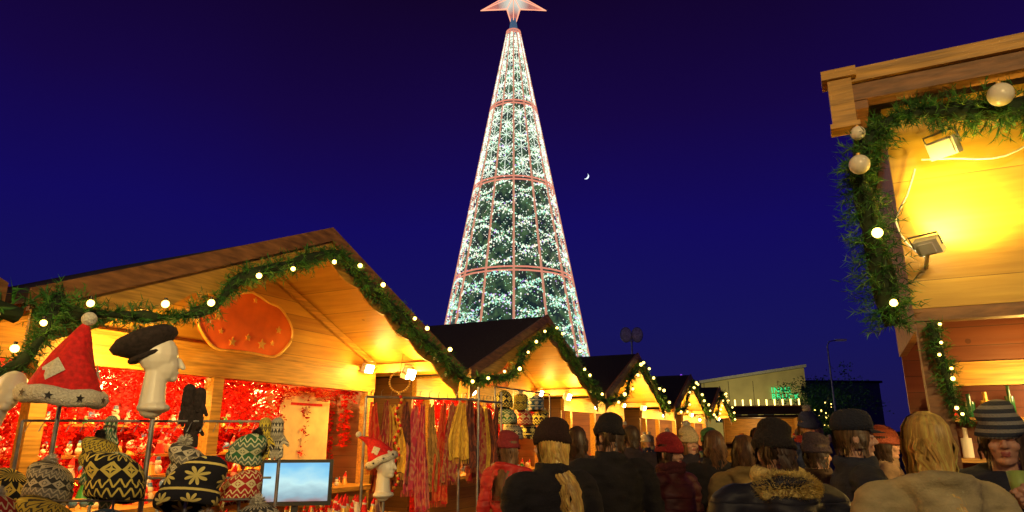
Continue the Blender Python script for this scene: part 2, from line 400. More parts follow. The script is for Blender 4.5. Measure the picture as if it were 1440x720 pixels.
# ------------------------------------------------------------ tower tree
TX, TY = .1, 40.
ZT = 28.3
def trad(z): return .45+(ZT-z)*.182
root = empty('illuminated_christmas_tree', T(TX, TY))
RIB = glow('rib_painted_glow', (1, .42, .26), .6, False)  # steel ribs, the light on them painted as emission
RING = glow('ring_painted_glow', (1, .34, .22), .78, False)  # tier rings likewise: their lit look is painted emission
NR = 14; tiers = [28.3, 22.4, 16.8, 10.9, 5.5, .3]
m = MB()
for i in range(NR):
    a = 2*pi*(i+.5)/NR
    m.cyl((trad(0)*math.cos(a), trad(0)*math.sin(a), 0), (trad(ZT)*math.cos(a), trad(ZT)*math.sin(a), ZT), .08, .045, 6, 0)
m.obj('ribs', [RIB], root)
m = MB()
for z in tiers:
    for dz in (0, .22):
        r = trad(z-dz)+.01
        m.tube([(r*math.cos(2*pi*k/NR/2+pi/NR), r*math.sin(2*pi*k/NR/2+pi/NR), z-dz) for k in range(NR*2)], .048, 6, 0, True)
m.obj('tier_rings', [RING], root)
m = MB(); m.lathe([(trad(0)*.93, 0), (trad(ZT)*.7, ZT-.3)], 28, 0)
tm, tnt, tb = nm('inner_cone_painted_glow'); f = noise_out(tnt, 2.2, (1, 1, .8), 5)
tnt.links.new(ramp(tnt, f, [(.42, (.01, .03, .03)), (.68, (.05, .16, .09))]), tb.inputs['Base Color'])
tnt.links.new(ramp(tnt, f, [(.42, (.006, .014, .018)), (.68, (.06, .11, .04))]), tb.inputs['Emission Color']); tb.inputs['Emission Strength'].default_value = 1.0  # LED shine in the gaps painted as emission on an opaque cone
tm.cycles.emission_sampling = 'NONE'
m.obj('painted_glow_backing', [tm], root)
C = []; K = []; S = []
def led(a, z, kind, s=.05, rr=1.0):
    r = trad(z)*rr
    C.append((r*math.cos(a), r*math.sin(a), z)); K.append(kind); S.append(s)
R = random.Random(3)
def colk(z):
    x = R.random()
    if z < 10.9: return 0 if x < .27 else 2 if x < .62 else 4 if x < .86 else 1 if x < .92 else 3
    return 0 if x < .50 else 1 if x < .66 else 2 if x < .80 else 3 if x < .84 else 4
for ti in range(5):
    zt, zb = tiers[ti]-.3, tiers[ti+1]
    for i in range(NR):
        a0 = 2*pi*(i+.5)/NR; da = 2*pi/NR
        nb = 6; H = zt-zb
        for b in range(nb):
            zc = zt-(b+.15)*H/nb; w_ = trad(zc)*da
            n = int(18+w_*34)
            for k in range(n):
                t = R.random(); sag = .42*(4*t*(1-t))
                z = zc-sag*(1 if (b+i) % 2 == 0 else -1)*.75+R.gauss(0, .07)-.2
                if R.random() < .18: z -= R.random()*.55; t = round(t*9)/9
                if zb < z < zt+.15: led(a0+t*da, z, colk(z), R.uniform(.026, .06))
            for k in range(int(n*.35)):
                t = R.random(); z = zc-.2+(t-.5)*H/nb*1.6*(1 if R.random() < .5 else -1)+R.gauss(0, .03)
                if zb < z < zt+.15: led(a0+t*da, z, colk(z), R.uniform(.02, .038))
            if ti < 2:
                for arm in range(4):
                    th = arm*pi/4
                    for k in range(9):
                        q = (k/8-.5)*.8; led(a0+(.5*w_+q*math.cos(th))/w_*da, zc-.4+q*math.sin(th), 0, .038)
        for k in range(int(10*H)):
            z = R.uniform(zb, zt); led(a0+R.random()*da, z, colk(z), R.uniform(.02, .035), 1.0)
C = np.array(C); S = np.array(S); K = np.array(K); N = len(C)
off = np.array([(1, 0, 0), (-1, 0, 0), (0, 1, 0), (0, -1, 0), (0, 0, 1), (0, 0, -1)], float)
V = (C[:, None, :]+off[None]*S[:, None, None]).reshape(-1, 3)
F = np.array([(0, 2, 4), (2, 1, 4), (1, 3, 4), (3, 0, 4), (2, 0, 5), (1, 2, 5), (3, 1, 5), (0, 3, 5)])
F = (F[None]+6*np.arange(N)[:, None, None]).reshape(-1, 3)
me = bpy.data.meshes.new('led_lights'); me.vertices.add(len(V)); me.vertices.foreach_set('co', V.ravel())
me.loops.add(F.size); me.loops.foreach_set('vertex_index', F.ravel().astype(np.int32))
me.polygons.add(len(F)); me.polygons.foreach_set('loop_start', (np.arange(len(F))*3).astype(np.int32)); me.polygons.foreach_set('loop_total', np.full(len(F), 3, np.int32))
me.polygons.foreach_set('material_index', np.repeat(K, 8).astype(np.int32)); me.update(calc_edges=True)
lo = bpy.data.objects.new('led_lights', me); COL.objects.link(lo); lo.parent = root
for c_, s_ in (((.90, 1, .82), 1.25), ((1, .84, .62), 1.1), ((.45, .98, .75), 1.0), ((.6, .35, 1), 1.0), ((.42, .8, .40), .9)):
    me.materials.append(glow('led', c_, s_, False))
print('LED', N)
m = MB()
cz = 30.75; Rr = 2.35
pl = star_poly(Rr, Rr*.33, 5, -pi/2)
vs = [(0, -.55, cz), (0, .55, cz)]+[(x, 0, cz+z) for x, z in pl]
fs = []
for i in range(10): fs += [(0, 2+i, 2+(i+1) % 10), (1, 2+(i+1) % 10, 2+i)]
m.add(vs, fs, 0)
m.tube([(x, 0, cz+z) for x, z in pl], .055, 6, 1, True)
for x, z in pl: m.cyl((0, -.56, cz), (x, -.01, cz+z), .03, .03, 5, 1)
sm_, snt, sb = nm('star_glow'); stc = snt.nodes.new('ShaderNodeTexCoord'); vl = snt.nodes.new('ShaderNodeVectorMath'); vl.operation = 'DISTANCE'
vl.inputs[1].default_value = (0, 0, cz); snt.links.new(stc.outputs['Object'], vl.inputs[0])
cc = ramp(snt, MT(snt, 'DIVIDE', vl.outputs['Value'], 2.4), [(.0, (1, .85, .72)), (.25, (.7, .75, .62)), (.5, (.45, .16, .12)), (1, (1, .2, .08))])
snt.links.new(cc, sb.inputs['Emission Color']); sb.inputs['Emission Strength'].default_value = .8
m.cyl((0, 0, ZT-.3), (0, 0, cz-1), .38, .12, 10, 2)
m.obj('tree_top_star', [sm_, glow('star_edge', (1, .40, .24), 1.3, False), glow('spire', (.25, .5, .8), .2, False)], root)

# ------------------------------------------------------------ moon
m = MB(); r = 13.; pts = []
for k in range(25): t = -pi/2+pi*k/24; pts.append((r*math.cos(t), r*math.sin(t)))
for k in range(1, 24): t = pi/2-pi*k/24; pts.append((r*.55*math.cos(t), r*math.sin(t)))
m.prism(pts, 1, 0)
mo = m.obj('moon', [glow('moon_glow', (.8, .95, 1), 1.4, False)]); mo.location = (296., 2500., 1013.); mo.rotation_euler = (0, math.radians(35), 0)

# ------------------------------------------------------------ background building etc
b0 = empty('exhibition_building', T(25, 70, 0, math.radians(-8)))
m = MB(); m.prism([(-5.3, 0), (5.1, 0), (5.1, 8.5), (-5.3, 7.0)], 10, 0); m.obj('walls', [simple('render_wall', (.46, .38, .16), .8, var=.15, vs=.6)], b0)
m = MB(); m.prism([(-5.5, 7.02), (5.3, 8.57), (5.3, 8.85), (-5.5, 7.3)], 10.4, 0, -.2); m.obj('roof_edge', [simple('roof_trim', (.35, .33, .28), .6)], b0)
m = MB()
for k in range(4): m.box((-3.6+k*1.6, -.03, 3.6), (1.0, .05, 1.1), 0)
for k in range(5): m.box((-5.0+k*2.45, -.02, 4.2), (.08, .03, 6.0), 1)
m.obj('windows', [simple('dark_glass', (.03, .04, .05), .1), simple('panel_joint', (.2, .17, .08), .8)], b0)
GRN = glow('green_neon', (.04, .85, .28), 1.0, False)
for txt, z in (('INNS', 6.0), ('BRUCK', 5.35)):
    cu = bpy.data.curves.new(txt, 'FONT'); cu.body = txt; cu.size = .78; cu.extrude = .04; cu.space_character = 1.12
    to = bpy.data.objects.new('neon_letters', cu); COL.objects.link(to); to.parent = b0
    to.matrix_local = Matrix.Translation((1.6, -.15, z)) @ Matrix.Rotation(pi/2, 4, 'X'); cu.materials.append(GRN)
point('building_floodlight', (23, 62, 2.5), 1700, (1, .85, .36), .3)
b1 = empty('dark_warehouse', T(44, 95, 0, .1))
m = MB(); m.box((0, 5, 4.5), (16, 10, 9), 0); m.box((0, 5, 9.15), (16.6, 10.6, .3), 1); m.obj('walls', [simple('dark_wall', (.12, .12, .15), .8), ROOF], b1)
def street_lamp(x, y, h, discs=False):
    m = MB()
    m.cyl((0, 0, 0), (0, 0, 1), .11, .09, 10); m.cyl((0, 0, 1), (0, 0, h), .07, .04, 10)
    if discs:
        m.tube([(-.34, 0, h), (0, 0, h-.25), (.34, 0, h)], .03, 6)
        for sx in (-.27, .27):
            m.sph((sx, -.05, h+.1), (.25, .10, .34), 1, 20, 12); m.tube([(sx+.26*math.cos(t), -.05, h+.1+.35*math.sin(t)) for t in np.linspace(0, 2*pi, 24, False)], .025, 6, 0, True)
    else:
        m.tube([(0, 0, h), (.15, 0, h+.25), (.7, 0, h+.35)], .035, 6); m.box((.85, 0, h+.33), (.6, .25, .1), 1)
    m.obj('street_lamp', [METAL, simple('lamp_shade', (.7, .7, .72), .5)]).location = (x, y, 0)
street_lamp(18.9, 40, 6.9); street_lamp(5.75, 32, 6.25, True)
m = MB(); m.cyl((0, 0, 0), (0, 0, 4.5), .06, .04); m.sph((0, 0, 4.75), (.10, .10, .24), 1, 12, 10); m.sph((.12, 0, 4.5), (.07, .07, .12), 1, 10, 8)
m.obj('purple_lantern', [METAL, glow('purple_glow', (.35, .08, 1), .8, False)]).location = (9.4, 37.5, 0)
def leafy(name, x, y, h, r, seed, lights=False):
    rnd = random.Random(seed); m = MB()
    m.cyl((0, 0, 0), (0, 0, h*.45), .16, .10, 8, 0)
    for k in range(9):
        a = rnd.random()*6.28; z0 = h*rnd.uniform(.28, .5); e = Vector((math.cos(a)*r*.7, math.sin(a)*r*.7, z0+h*rnd.uniform(.15, .4)))
        m.cyl((0, 0, z0), e, .06, .015, 6, 0)
        for j in range(5):
            c0 = e+Vector((rnd.gauss(0, .35*r), rnd.gauss(0, .35*r), rnd.gauss(0, .12*h)))
            for q in range(60):
                p = c0+Vector((rnd.gauss(0, .16*r), rnd.gauss(0, .16*r), rnd.gauss(0, .14*r))); d1 = Vector((rnd.uniform(-1, 1), rnd.uniform(-1, 1), rnd.uniform(-1, 1))).normalized(); d2 = d1.orthogonal()
                m.add([p, p+d1*.14+d2*.05, p+d1*.26, p+d1*.13-d2*.06], [(0, 1, 2, 3)], 1+(j % 2))
            if lights and j < 3:
                m.sph(c0+Vector((rnd.gauss(0, .2*r), rnd.gauss(0, .2*r), rnd.gauss(0, .15*r))), .05, 3, 6, 4)
    m.obj(name, [simple('bark', (.05, .035, .025), .9), GREENS[0], GREENS[1], BULBF]).location = (x, y, 0)
leafy('tree', 20.5, 46, 3.9, 1.4, 1, True); leafy('tree', 23.5, 50, 3.8, 1.5, 2, True); leafy('tree', 28, 62, 7.0, 2.6, 3); leafy('tree', 31.5, 66, 6.5, 2.6, 5)
kr = empty('drinks_kiosk', T(13.0, 36, 0, math.radians(-18)))
m = MB(); m.box((0, 1.5, 1.3), (3.6, 2.6, .05), 2)
m.box((0, 2.9, 1.3), (3.8, .06, 2.6), 1); m.box((-1.85, 1.5, 1.3), (.06, 2.8, 2.6), 1); m.box((1.85, 1.5, 1.3), (.06, 2.8, 2.6), 1); m.box((0, .1, .5), (3.7, .06, 1), 0)
m.box((0, 1.4, 2.66), (4.3, 3.5, .12), 3); m.box((0, -.4, 2.95), (4.2, .06, .42), 3)
for k in range(11): m.cyl((-1.95+k*.39, -.45, 3.2), (-1.95+k*.39, -.45, 3.5), .035, .035, 6, 4)
m.box((0, -.43, 3.17), (4.2, .1, .05), 1)
m.obj('kiosk_body', [WOODG, WOODB, WOODD, ROOF, BULBF], kr); point('kiosk_lamp', (0, 1.2, 2.3), 80, (1, .6, .2), .1, kr)

# ------------------------------------------------------------ right kiosk (near)
KR = math.atan2(-.439, .898)
kk = empty('mulled_wine_kiosk', T(2.3, 3.85, 0, KR))
m = MB(); m.box((1.79, .02, 2.96), (3.5, .05, 1.28), 0); m.obj('fascia_board', [WOODK], kk)
m = MB()
m.box((1.85, -.27, 3.73), (3.95, .05, .09), 0); m.box((1.85, -.235, 3.63), (3.95, .05, .11), 1)
m.box((1.85, .85, 3.70), (3.9, 2.1, .06), 2); m.box((1.85, -.10, 3.655), (3.9, .21, .02), 1)
m.box((-.185, -.27, 3.56), (.13, .11, .30), 0); m.box((-.185, -.27, 3.735), (.19, .16, .06), 0); m.box((-.185, -.27, 3.40), (.16, .13, .03), 0)
m.box((-.09, -.1, 3.58), (.09, .3, .12), 1)
m.obj('roof', [WOODB, WOODD, ROOF], kk)
m = MB()
m.box((1.79, .03, 2.28), (3.5, .1, .07), 1)
for x in (.1, 3.4): m.box((x, .05, 1.13), (.11, .11, 2.25), 1)
m.box((1.79, 1.1, 2.02), (3.3, .1, .16), 0)
m.box((.10, 1.07, 2.95), (.05, 1.9, 1.4), 1)
m.box((1.79, .02, .5), (3.4, .05, 1.0), 1); m.box((1.79, 0, 1.03), (3.5, .4, .05), 0)
m.obj('frame_and_counter', [WOODB, WOODD], kk)
m = MB(); m.box((1.79, 1.1, 2.5), (3.3, .05, .78), 0); m.box((1.79, 2.0, 1.3), (3.4, .05, 2.6), 0); m.obj('inner_boards', [WOODR], kk)
m = MB(); rnd = random.Random(9)
for z in (1.15, 1.45, 1.75):
    m.box((1.79, 1.85, z-.02), (3.2, .25, .03), 1); x = .25
    while x < 3.2:
        h = rnd.uniform(.12, .24); r = rnd.uniform(.03, .045); ci = rnd.choice((0, 2, 3, 4)); m.cyl((x, 1.83, z), (x, 1.83, z+h*.65), r, r, 10, ci); m.cyl((x, 1.83, z+h*.65), (x, 1.83, z+h), r*.45, r*.4, 8, ci); x += rnd.uniform(.1, .2)
m.box((1.1, 1.03, 1.90), (.34, .015, .1), 0)
m.obj('bottle_shelf', [WHITEP, WOODB, REDF, GOLD, simple('bottle_green', (.02, .12, .04), .1)], kk)
point('kiosk_lamp', (1.3, 1.55, 1.95), 45, (1, .6, .2), .06, kk); point('kiosk_lamp', (.75, .6, 1.95), 34, (1, .6, .12), .06, kk)
spot('board_lamp', (.22, -.24, 2.74), (.36, .0, 2.92), 75, (1, .72, .14), 110, .04, kk)
point('board_lamp', (.36, -.20, 2.86), 13, (1, .62, .07), .04, kk)
floodlight('floodlight', T(.15, -.24, 2.64, math.radians(148)) @ Matrix.Rotation(math.radians(-40), 4, 'X'), kk, LAMPW, .75)
floodlight('floodlight', T(.30, -.16, 3.22, math.radians(-35)) @ Matrix.Rotation(math.radians(25), 4, 'X'), kk, simple('lamp_glass', (.9, .85, .7), .2, var=.03), .9)
m = MB(); m.tube(smooth_path([(.9, -.06, 3.3), (.6, -.1, 3.14), (.35, -.1, 3.17), (.2, -.08, 3.2)]), .006, 5, 0)
m.cyl((.14, -.22, 2.62), (.14, 0, 2.56), .012, .012, 8)
m.tube(smooth_path([(.16, -.07, 3.15), (.1, -.06, 3.0), (.02, -.05, 2.85), (.06, -.05, 2.7), (.14, -.07, 2.60)]), .006, 5, 0); m.obj('power_cable', [WHITEP], kk)
m = MB(); m.cyl((0, 0, 0), (0, 0, 4.6), .07, .05); m.box((0, .1, 4.65), (.5, .25, .12), 1); m.box((0, .235, 4.65), (.42, .02, .09), 2); m.cyl((0, 0, 0), (0, 0, .15), .16, .12, 14)
m.obj('added_fill_mast', [METAL, BLACKP, LAMPW]).location = (.7, -3.6, 0)  # added mast, unseen behind the camera, to carry the fill spots
spot('added_fill_spot', (.6, -3.25, 4.6), (-1.7, 7.2, 3.3), 1900, (1, .70, .26), 42, .15)  # added fill from behind the camera for the stall fronts
spot('added_fill_spot', (.8, -3.25, 4.6), (2.5, 3.5, 3.9), 600, (1, .70, .26), 42, .15)  # added fill for the right kiosk fascia and garland
spot('added_fill_spot', (.7, -3.25, 4.6), (1.4, 5.0, 1.6), 560, (1, .68, .28), 75, .15)  # added wide fill for the near crowd
gl = garland('pine_garland', [(3.6, 2.75, 3.30), (3.2, 3.05, 3.34), (2.8, 3.30, 3.34), (2.5, 3.42, 3.38), (2.25, 3.52, 3.40), (2.10, 3.56, 3.28), (2.0, 3.60, 3.12), (2.04, 3.64, 2.95), (2.07, 3.66, 2.68), (2.10, 3.68, 2.45), (2.12, 3.70, 2.2)], .175, 340, 0, None, None, .055, .006, per=14, seed=11)
m = MB()
for p, r in (((2.60, 3.20, 3.36), .062), ((1.94, 3.46, 3.07), .055), ((1.98, 3.50, 3.28), .04), ((2.9, 3.02, 3.4), .05)): m.sph(p, r, 0, 20, 14); m.cyl((p[0], p[1], p[2]+r*.95), (p[0], p[1], p[2]+r*1.2), r*.2, r*.2, 8, 1)
m.obj('christmas_bauble', [simple('bauble_white', (.85, .78, .6), .3, var=.05), GOLD])
m = MB(); m.sph((2.0, 3.49, 2.68), .028, 0); m.sph((2.06, 3.54, 2.30), .02, 0); m.obj('garland_bulb', [BULB])
garland('pine_garland', [(2.36, 3.72, 2.22), (2.37, 3.72, 2.05), (2.40, 3.72, 1.9), (2.41, 3.72, 1.78), (2.46, 3.7, 1.68)], .075, 340, .09, None, None, .035, .0045, .010, front=Vector((-.3, -1, 0)), per=9, seed=12)

# ------------------------------------------------------------ goods in front of stall 1
def santa_hat(M, s=1.0, droop=.3):
    m = MB(); N = 12; n = 28; vs = []
    for k in range(N+1):
        t = k/N; r = .15*(1-t)**.9+.012; z = .06+.34*t; ox = droop*.25*max(0, t-.55)**1.3*2
        for i in range(n):
            th = 2*pi*i/n; rr = r*(1+.06*math.sin(3*th+7*t)+.03*math.sin(7*th+9*t))
            vs.append(((rr*math.cos(th)+ox)*s, rr*math.sin(th)*s, z*s))
    m.add(vs, [(k*n+i, k*n+(i+1) % n, (k+1)*n+(i+1) % n, (k+1)*n+i) for k in range(N) for i in range(n)], 0, True)
    m.tube([(.155*s*math.cos(2*pi*i/24), .155*s*math.sin(2*pi*i/24), (.045+.006*math.sin(5*i))*s) for i in range(24)], .042*s, 10, 1, True)
    m.sph(((droop*.25*.45**1.3*2+.01)*s, 0, .42*s), .035*s, 1)
    for k in range(10):
        a = 2*pi*k/10; R_ = Matrix.Rotation(a+pi/2, 4, 'Z'); pts = [R_ @ Vector((x, 0, z)) + Vector((.199*s*math.cos(a), .199*s*math.sin(a), .045*s)) for x, z in star_poly(.02*s, .009*s)]
        m.add(pts, [tuple(range(10))], 2)
    for k in range(3):
        a = -pi/2+k*2*pi/3; pts = []
        for x, z in ((0, .02), (.05, .075), (0, .13), (-.05, .075)):
            t = (z+.03)/.34; rr = .15*(1-t)**.9+.020; aa = a+x/.11; pts.append((rr*math.cos(aa)*s, rr*math.sin(aa)*s, (.09+z)*s))
        m.add(pts, [(0, 1, 2, 3)], 1)
    return m.obj('santa_hat', [REDF, FUR, BLACKP], None, M)
def remesh_mb(m, name, vox, sm=2, disp=0, dscale=6, thr=-9):
    o = m.obj(name, [])
    md = o.modifiers.new('r', 'REMESH'); md.mode = 'VOXEL'; md.voxel_size = vox; md.use_smooth_shade = True
    if sm: s_ = o.modifiers.new('s', 'SMOOTH'); s_.iterations = sm; s_.factor = .5
    dg = bpy.context.evaluated_depsgraph_get(); me = bpy.data.meshes.new_from_object(o.evaluated_get(dg))
    o.modifiers.clear(); o.data = me
    if disp:
        me.update()
        ns = [v.normal.copy() for v in me.vertices]
        for v, n_ in zip(me.vertices, ns):
            if v.co.z > thr:
                p = Vector((v.co.x*dscale, v.co.y*dscale, v.co.z*dscale*2.3)); v.co += n_*disp*(noise.noise(p)+.5*noise.noise(p*2.3))
    me.polygons.foreach_set('use_smooth', [True]*len(me.polygons))
    return o
def mannequin(M):
    e = empty('mannequin_head', M); m = MB()
    m.sph((0, .01, .16), (.078, .097, .10)); m.sph((0, -.02, .10), (.062, .075, .085)); m.sph((0, -.07, .045), (.025, .025, .022)); m.chain([(0, -.095, .14), (0, -.115, .10)], [.009, .014])
    m.chain([(0, .01, -.10), (0, .01, .08)], [.065, .05]); m.sph((0, 0, -.11), (.10, .08, .03)); m.sph((0, -.088, .07), (.025, .012, .009))
    o = remesh_mb(m, 'head', .007, 2); o.parent = e; o.data.materials.append(WHITEP)
    return e
santa_hat(T(-2.53, 3.82, 1.77) @ Matrix.Rotation(math.radians(6), 4, 'Y'), 1.18, .1)
m = MB(); m.cyl((-2.53, 3.82, 0), (-2.53, 3.82, 1.9), .012, .012); m.cyl((-2.53, 3.82, 0), (-2.53, 3.82, .02), .16, .16, 20); m.cyl((-2.53, 3.82, 1.8), (-2.53, 3.82, 1.9), .12, .10, 16); m.obj('hat_stand', [METAL])
def beret(M, col):
    m = MB(); m.lathe([(.085, 0), (.10, .02), (.155, .06), (.16, .09), (.12, .125), (.05, .14), (.001, .142)], 32, 0, fn=lambda t, z: 1+.03*math.sin(3*t+z*30))
    m.tube([(.092*math.cos(2*pi*i/24), .092*math.sin(2*pi*i/24), .0) for i in range(24)], .014, 8, 0, True); m.cyl((0, 0, .14), (0, 0, .165), .006, .005)
    return m.obj('beret', [col], None, M)
DK = simple('dark_wool', (.022, .014, .014), .95, var=.5, vs=50, bmp=.8)
mh = mannequin(T(-2.02, 3.85, 1.88, math.radians(125)) @ Matrix.Scale(1.1, 4))
beret(T(-2.08, 3.85, 2.055, 0) @ Matrix.Rotation(math.radians(-22), 4, 'Y') @ Matrix.Rotation(math.radians(10), 4, 'X') @ Matrix.Scale(1.12, 4), DK)
mh2 = mannequin(T(-2.87, 3.8, 1.72, math.radians(60)) @ Matrix.Rotation(math.radians(20), 4, 'Y'))
m = MB(); m.cyl((-2.02, 3.86, 0), (-2.02, 3.86, 1.82), .014, .014); m.cyl((-2.02, 3.86, 0), (-2.02, 3.86, .02), .16, .16, 20)
m.cyl((-2.87, 3.8, 0), (-2.87, 3.8, 1.62), .014, .014); m.cyl((-2.87, 3.8, 0), (-2.87, 3.8, .02), .16, .16, 20); m.obj('hat_stand', [METAL])

def knit(name, c1, c2, N=12, Mz=22, off=0., big=False, c3=None):
    m_, nt, b = nm(name)
    tc = nt.nodes.new('ShaderNodeTexCoord'); sp = nt.nodes.new('ShaderNodeSeparateXYZ'); nt.links.new(tc.outputs['Object'], sp.inputs[0])
    an = MT(nt, 'ARCTAN2', sp.outputs['Y'], sp.outputs['X']); u = MT(nt, 'MULTIPLY', an, N/(2*pi))
    z = MT(nt, 'ADD', sp.outputs['Z'], off); wv = MT(nt, 'MULTIPLY', z, Mz)
    fu = MT(nt, 'ABSOLUTE', MT(nt, 'SUBTRACT', MT(nt, 'FRACT', u), .5)); fw = MT(nt, 'ABSOLUTE', MT(nt, 'SUBTRACT', MT(nt, 'FRACT', wv), .5))
    if big:
        cx = MT(nt, 'MULTIPLY', MT(nt, 'SUBTRACT', MT(nt, 'FRACT', u), .5), 2); cw = MT(nt, 'MULTIPLY', MT(nt, 'SUBTRACT', MT(nt, 'FRACT', wv), .5), 2)
        rr = MT(nt, 'SQRT', MT(nt, 'ADD', MT(nt, 'MULTIPLY', cx, cx), MT(nt, 'MULTIPLY', cw, cw)))
        th = MT(nt, 'ARCTAN2', cw, cx); pet = MT(nt, 'ADD', MT(nt, 'MULTIPLY', MT(nt, 'ABSOLUTE', MT(nt, 'SINE', MT(nt, 'MULTIPLY', th, 4))), .6), .12)
        a = MT(nt, 'LESS_THAN', rr, pet); rim = MT(nt, 'GREATER_THAN', fw, .45)
        s_ = MT(nt, 'MAXIMUM', a, rim)
    else:
        dia = MT(nt, 'LESS_THAN', MT(nt, 'ABSOLUTE', MT(nt, 'SUBTRACT', MT(nt, 'ADD', fu, fw), .38)), .12)
        cross = MT(nt, 'LESS_THAN', MT(nt, 'MULTIPLY', fu, fw), .006)
        fu2 = MT(nt, 'ABSOLUTE', MT(nt, 'SUBTRACT', MT(nt, 'FRACT', MT(nt, 'MULTIPLY', u, 2)), .5))
        zig = MT(nt, 'LESS_THAN', MT(nt, 'ABSOLUTE', MT(nt, 'SUBTRACT', fu2, MT(nt, 'MULTIPLY', MT(nt, 'FRACT', MT(nt, 'MULTIPLY', wv, 2)), .5))), .1)
        par = MT(nt, 'MODULO', MT(nt, 'ADD', MT(nt, 'FLOOR', wv), 20), 2)
        a = MT(nt, 'MAXIMUM', dia, cross); s_ = MT(nt, 'ADD', MT(nt, 'MULTIPLY', a, par), MT(nt, 'MULTIPLY', zig, MT(nt, 'SUBTRACT', 1, par)))
    base = c1
    if c3:
        p2 = MT(nt, 'GREATER_THAN', MT(nt, 'SINE', MT(nt, 'MULTIPLY', z, 60)), .2); base = mixc(nt, p2, c1, c3)
    col = mixc(nt, s_, base, c2)
    nt.links.new(col, b.inputs['Base Color']); b.inputs['Roughness'].default_value = .95
    nz = noise_out(nt, 160); bump(nt, b, nz, .7, .004)
    return m_
KN = [knit('knit_grey', (.05, .05, .05), (.6, .55, .42), 11, 20, c3=(.22, .21, .18)), knit('knit_black_yellow', (.012, .012, .018), (.85, .70, .14), 9, 13), knit('knit_snowflake', (.012, .012, .022), (.82, .70, .22), 6, 9.5, .045, True),
      knit('knit_yellow', (.62, .48, .06), (.06, .05, .04), 10, 18), knit('knit_green', (.03, .14, .06), (.6, .62, .4), 9, 16, c3=(.08, .16, .12)), knit('knit_teal', (.02, .07, .16), (.65, .6, .45), 8, 12, .02, True), knit('knit_red', (.42, .02, .02), (.8, .7, .4), 8, 15)]
def knit_hat(M, mat, flaps=True, s=1.0, pom=1, slouch=0.):
    m = MB()
    prof = [(.112, 0), (.124, .008), (.129, .03), (.127, .06), (.118, .07), (.121, .085), (.124, .12), (.112, .16), (.088, .19), (.05, .212), (.018, .222), (.001, .224)]
    ph = random.random()*6
    m.lathe(prof, 48, 0, fn=lambda t, z: (1+.012*math.cos(24*t))*(1+.06*math.sin(2*t+z*12+ph)+.035*math.sin(3*t+ph)))
    m.v = [(x+slouch*max(0, z-.08)*1.2, y, z-abs(slouch)*max(0, z-.1)*.3+.012*math.sin(x*20+ph)) for x, y, z in m.v]
    if flaps:
        for sg in (-1, 1):
            vs = []
            for j in range(6):
                for i in range(7):
                    a = (i/6-.5)*1.1*(1-j/6.5)+(0 if sg > 0 else pi); vs.append((.122*math.cos(a)*(1-.03*j), .122*math.sin(a), .01-j*.028))
            m.add(vs, [(j*7+i, j*7+i+1, (j+1)*7+i+1, (j+1)*7+i) for j in range(5) for i in range(6)], 0, True)
            m.tube([(sg*.11, 0, -.13), (sg*.115, .005, -.18), (sg*.11, 0, -.24)], [.010, .010, .009], 7, 1); m.sph((sg*.11, 0, -.26), (.02, .02, .03), 1)
    if pom:
        rnd = random.Random(5); c0 = Vector((slouch*.17, 0, .235-abs(slouch)*.04)); m.sph(c0, .022, 1, 8, 6)
        for k in range(260):
            d = Vector((rnd.gauss(0, 1), rnd.gauss(0, 1), rnd.gauss(0, 1))).normalized(); sd = d.orthogonal()*.005; m.add([c0-sd, c0+sd, c0+d*.046], [(0, 1, 2)], 1)
    return m.obj('knitted_hat', [mat, FUR if s > .9 else DK], None, M @ Matrix.Scale(s, 4))
rk = random.Random(4)
HATS = [(-2.45, 3.72, 1.28, 0, .95, 1, 1), (-2.22, 3.82, 1.34, 4, .92, 1, 0), (-1.98, 3.52, 1.30, 1, 1.12, 0, 0), (-1.64, 3.56, 1.26, 2, 1.14, 0, 0), (-1.80, 3.90, 1.37, 0, .95, 1, 1),
        (-1.53, 3.98, 1.46, 4, .80, 0, 1), (-1.48, 3.84, 1.26, 6, .80, 1, 0), (-2.26, 3.50, 1.10, 3, 1.1, 1, 0), (-1.90, 3.36, 1.04, 5, 1.1, 1, 0), (-1.60, 3.40, 1.00, 3, 1.1, 0, 1), (-2.52, 3.45, 1.10, 6, 1.0, 1, 1), (-2.70, 3.75, 1.24, 1, .92, 0, 0), (-1.27, 3.6, 1.05, 0, 1.0, 0, 1), (-2.35, 3.95, 1.44, 3, .78, 0, 1)]
for (x, y, z, k, s_, fl, pm) in HATS:
    knit_hat(T(x, y, z, rk.uniform(-.8, .8)) @ Matrix.Rotation(rk.uniform(-.28, .28), 4, 'X') @ Matrix.Rotation(rk.uniform(-.22, .22), 4, 'Y'), KN[k], fl, s_, pm, rk.uniform(-.7, .7))
m = MB()
for (yy, zz) in ((3.56, 1.29), (3.86, 1.38), (3.40, 1.05)):
    m.cyl((-2.75, yy-.04, zz), (-1.36, yy+.1, zz), .006, .006)
for (x, y, z, k, s_, fl, pm) in HATS:
    m.cyl((x, y, z-.02), (x, y, z+.14*s_), .01, .01, 8); m.cyl((x, y, z+.12*s_), (x, y, z+.15*s_), .07, .03, 12); m.cyl((x, y, 0), (x, y, z), .006, .006, 6)
m.cyl((-2.75, 3.86, 1.69), (-1.36, 4.07, 1.69), .007, .007); m.cyl((-2.75, 3.86, 0), (-2.75, 3.86, 1.69), .010, .010); m.cyl((-1.36, 4.07, 0), (-1.36, 4.07, 1.69), .010, .010)
for k in range(19): x = -2.7+k*.07; y0 = 3.87+k*.0106; m.tube([(x, y0, 1.69), (x+.01, y0-.04, 1.67), (x, y0-.05, 1.63)], .003, 4)
m.obj('display_rack', [METAL])
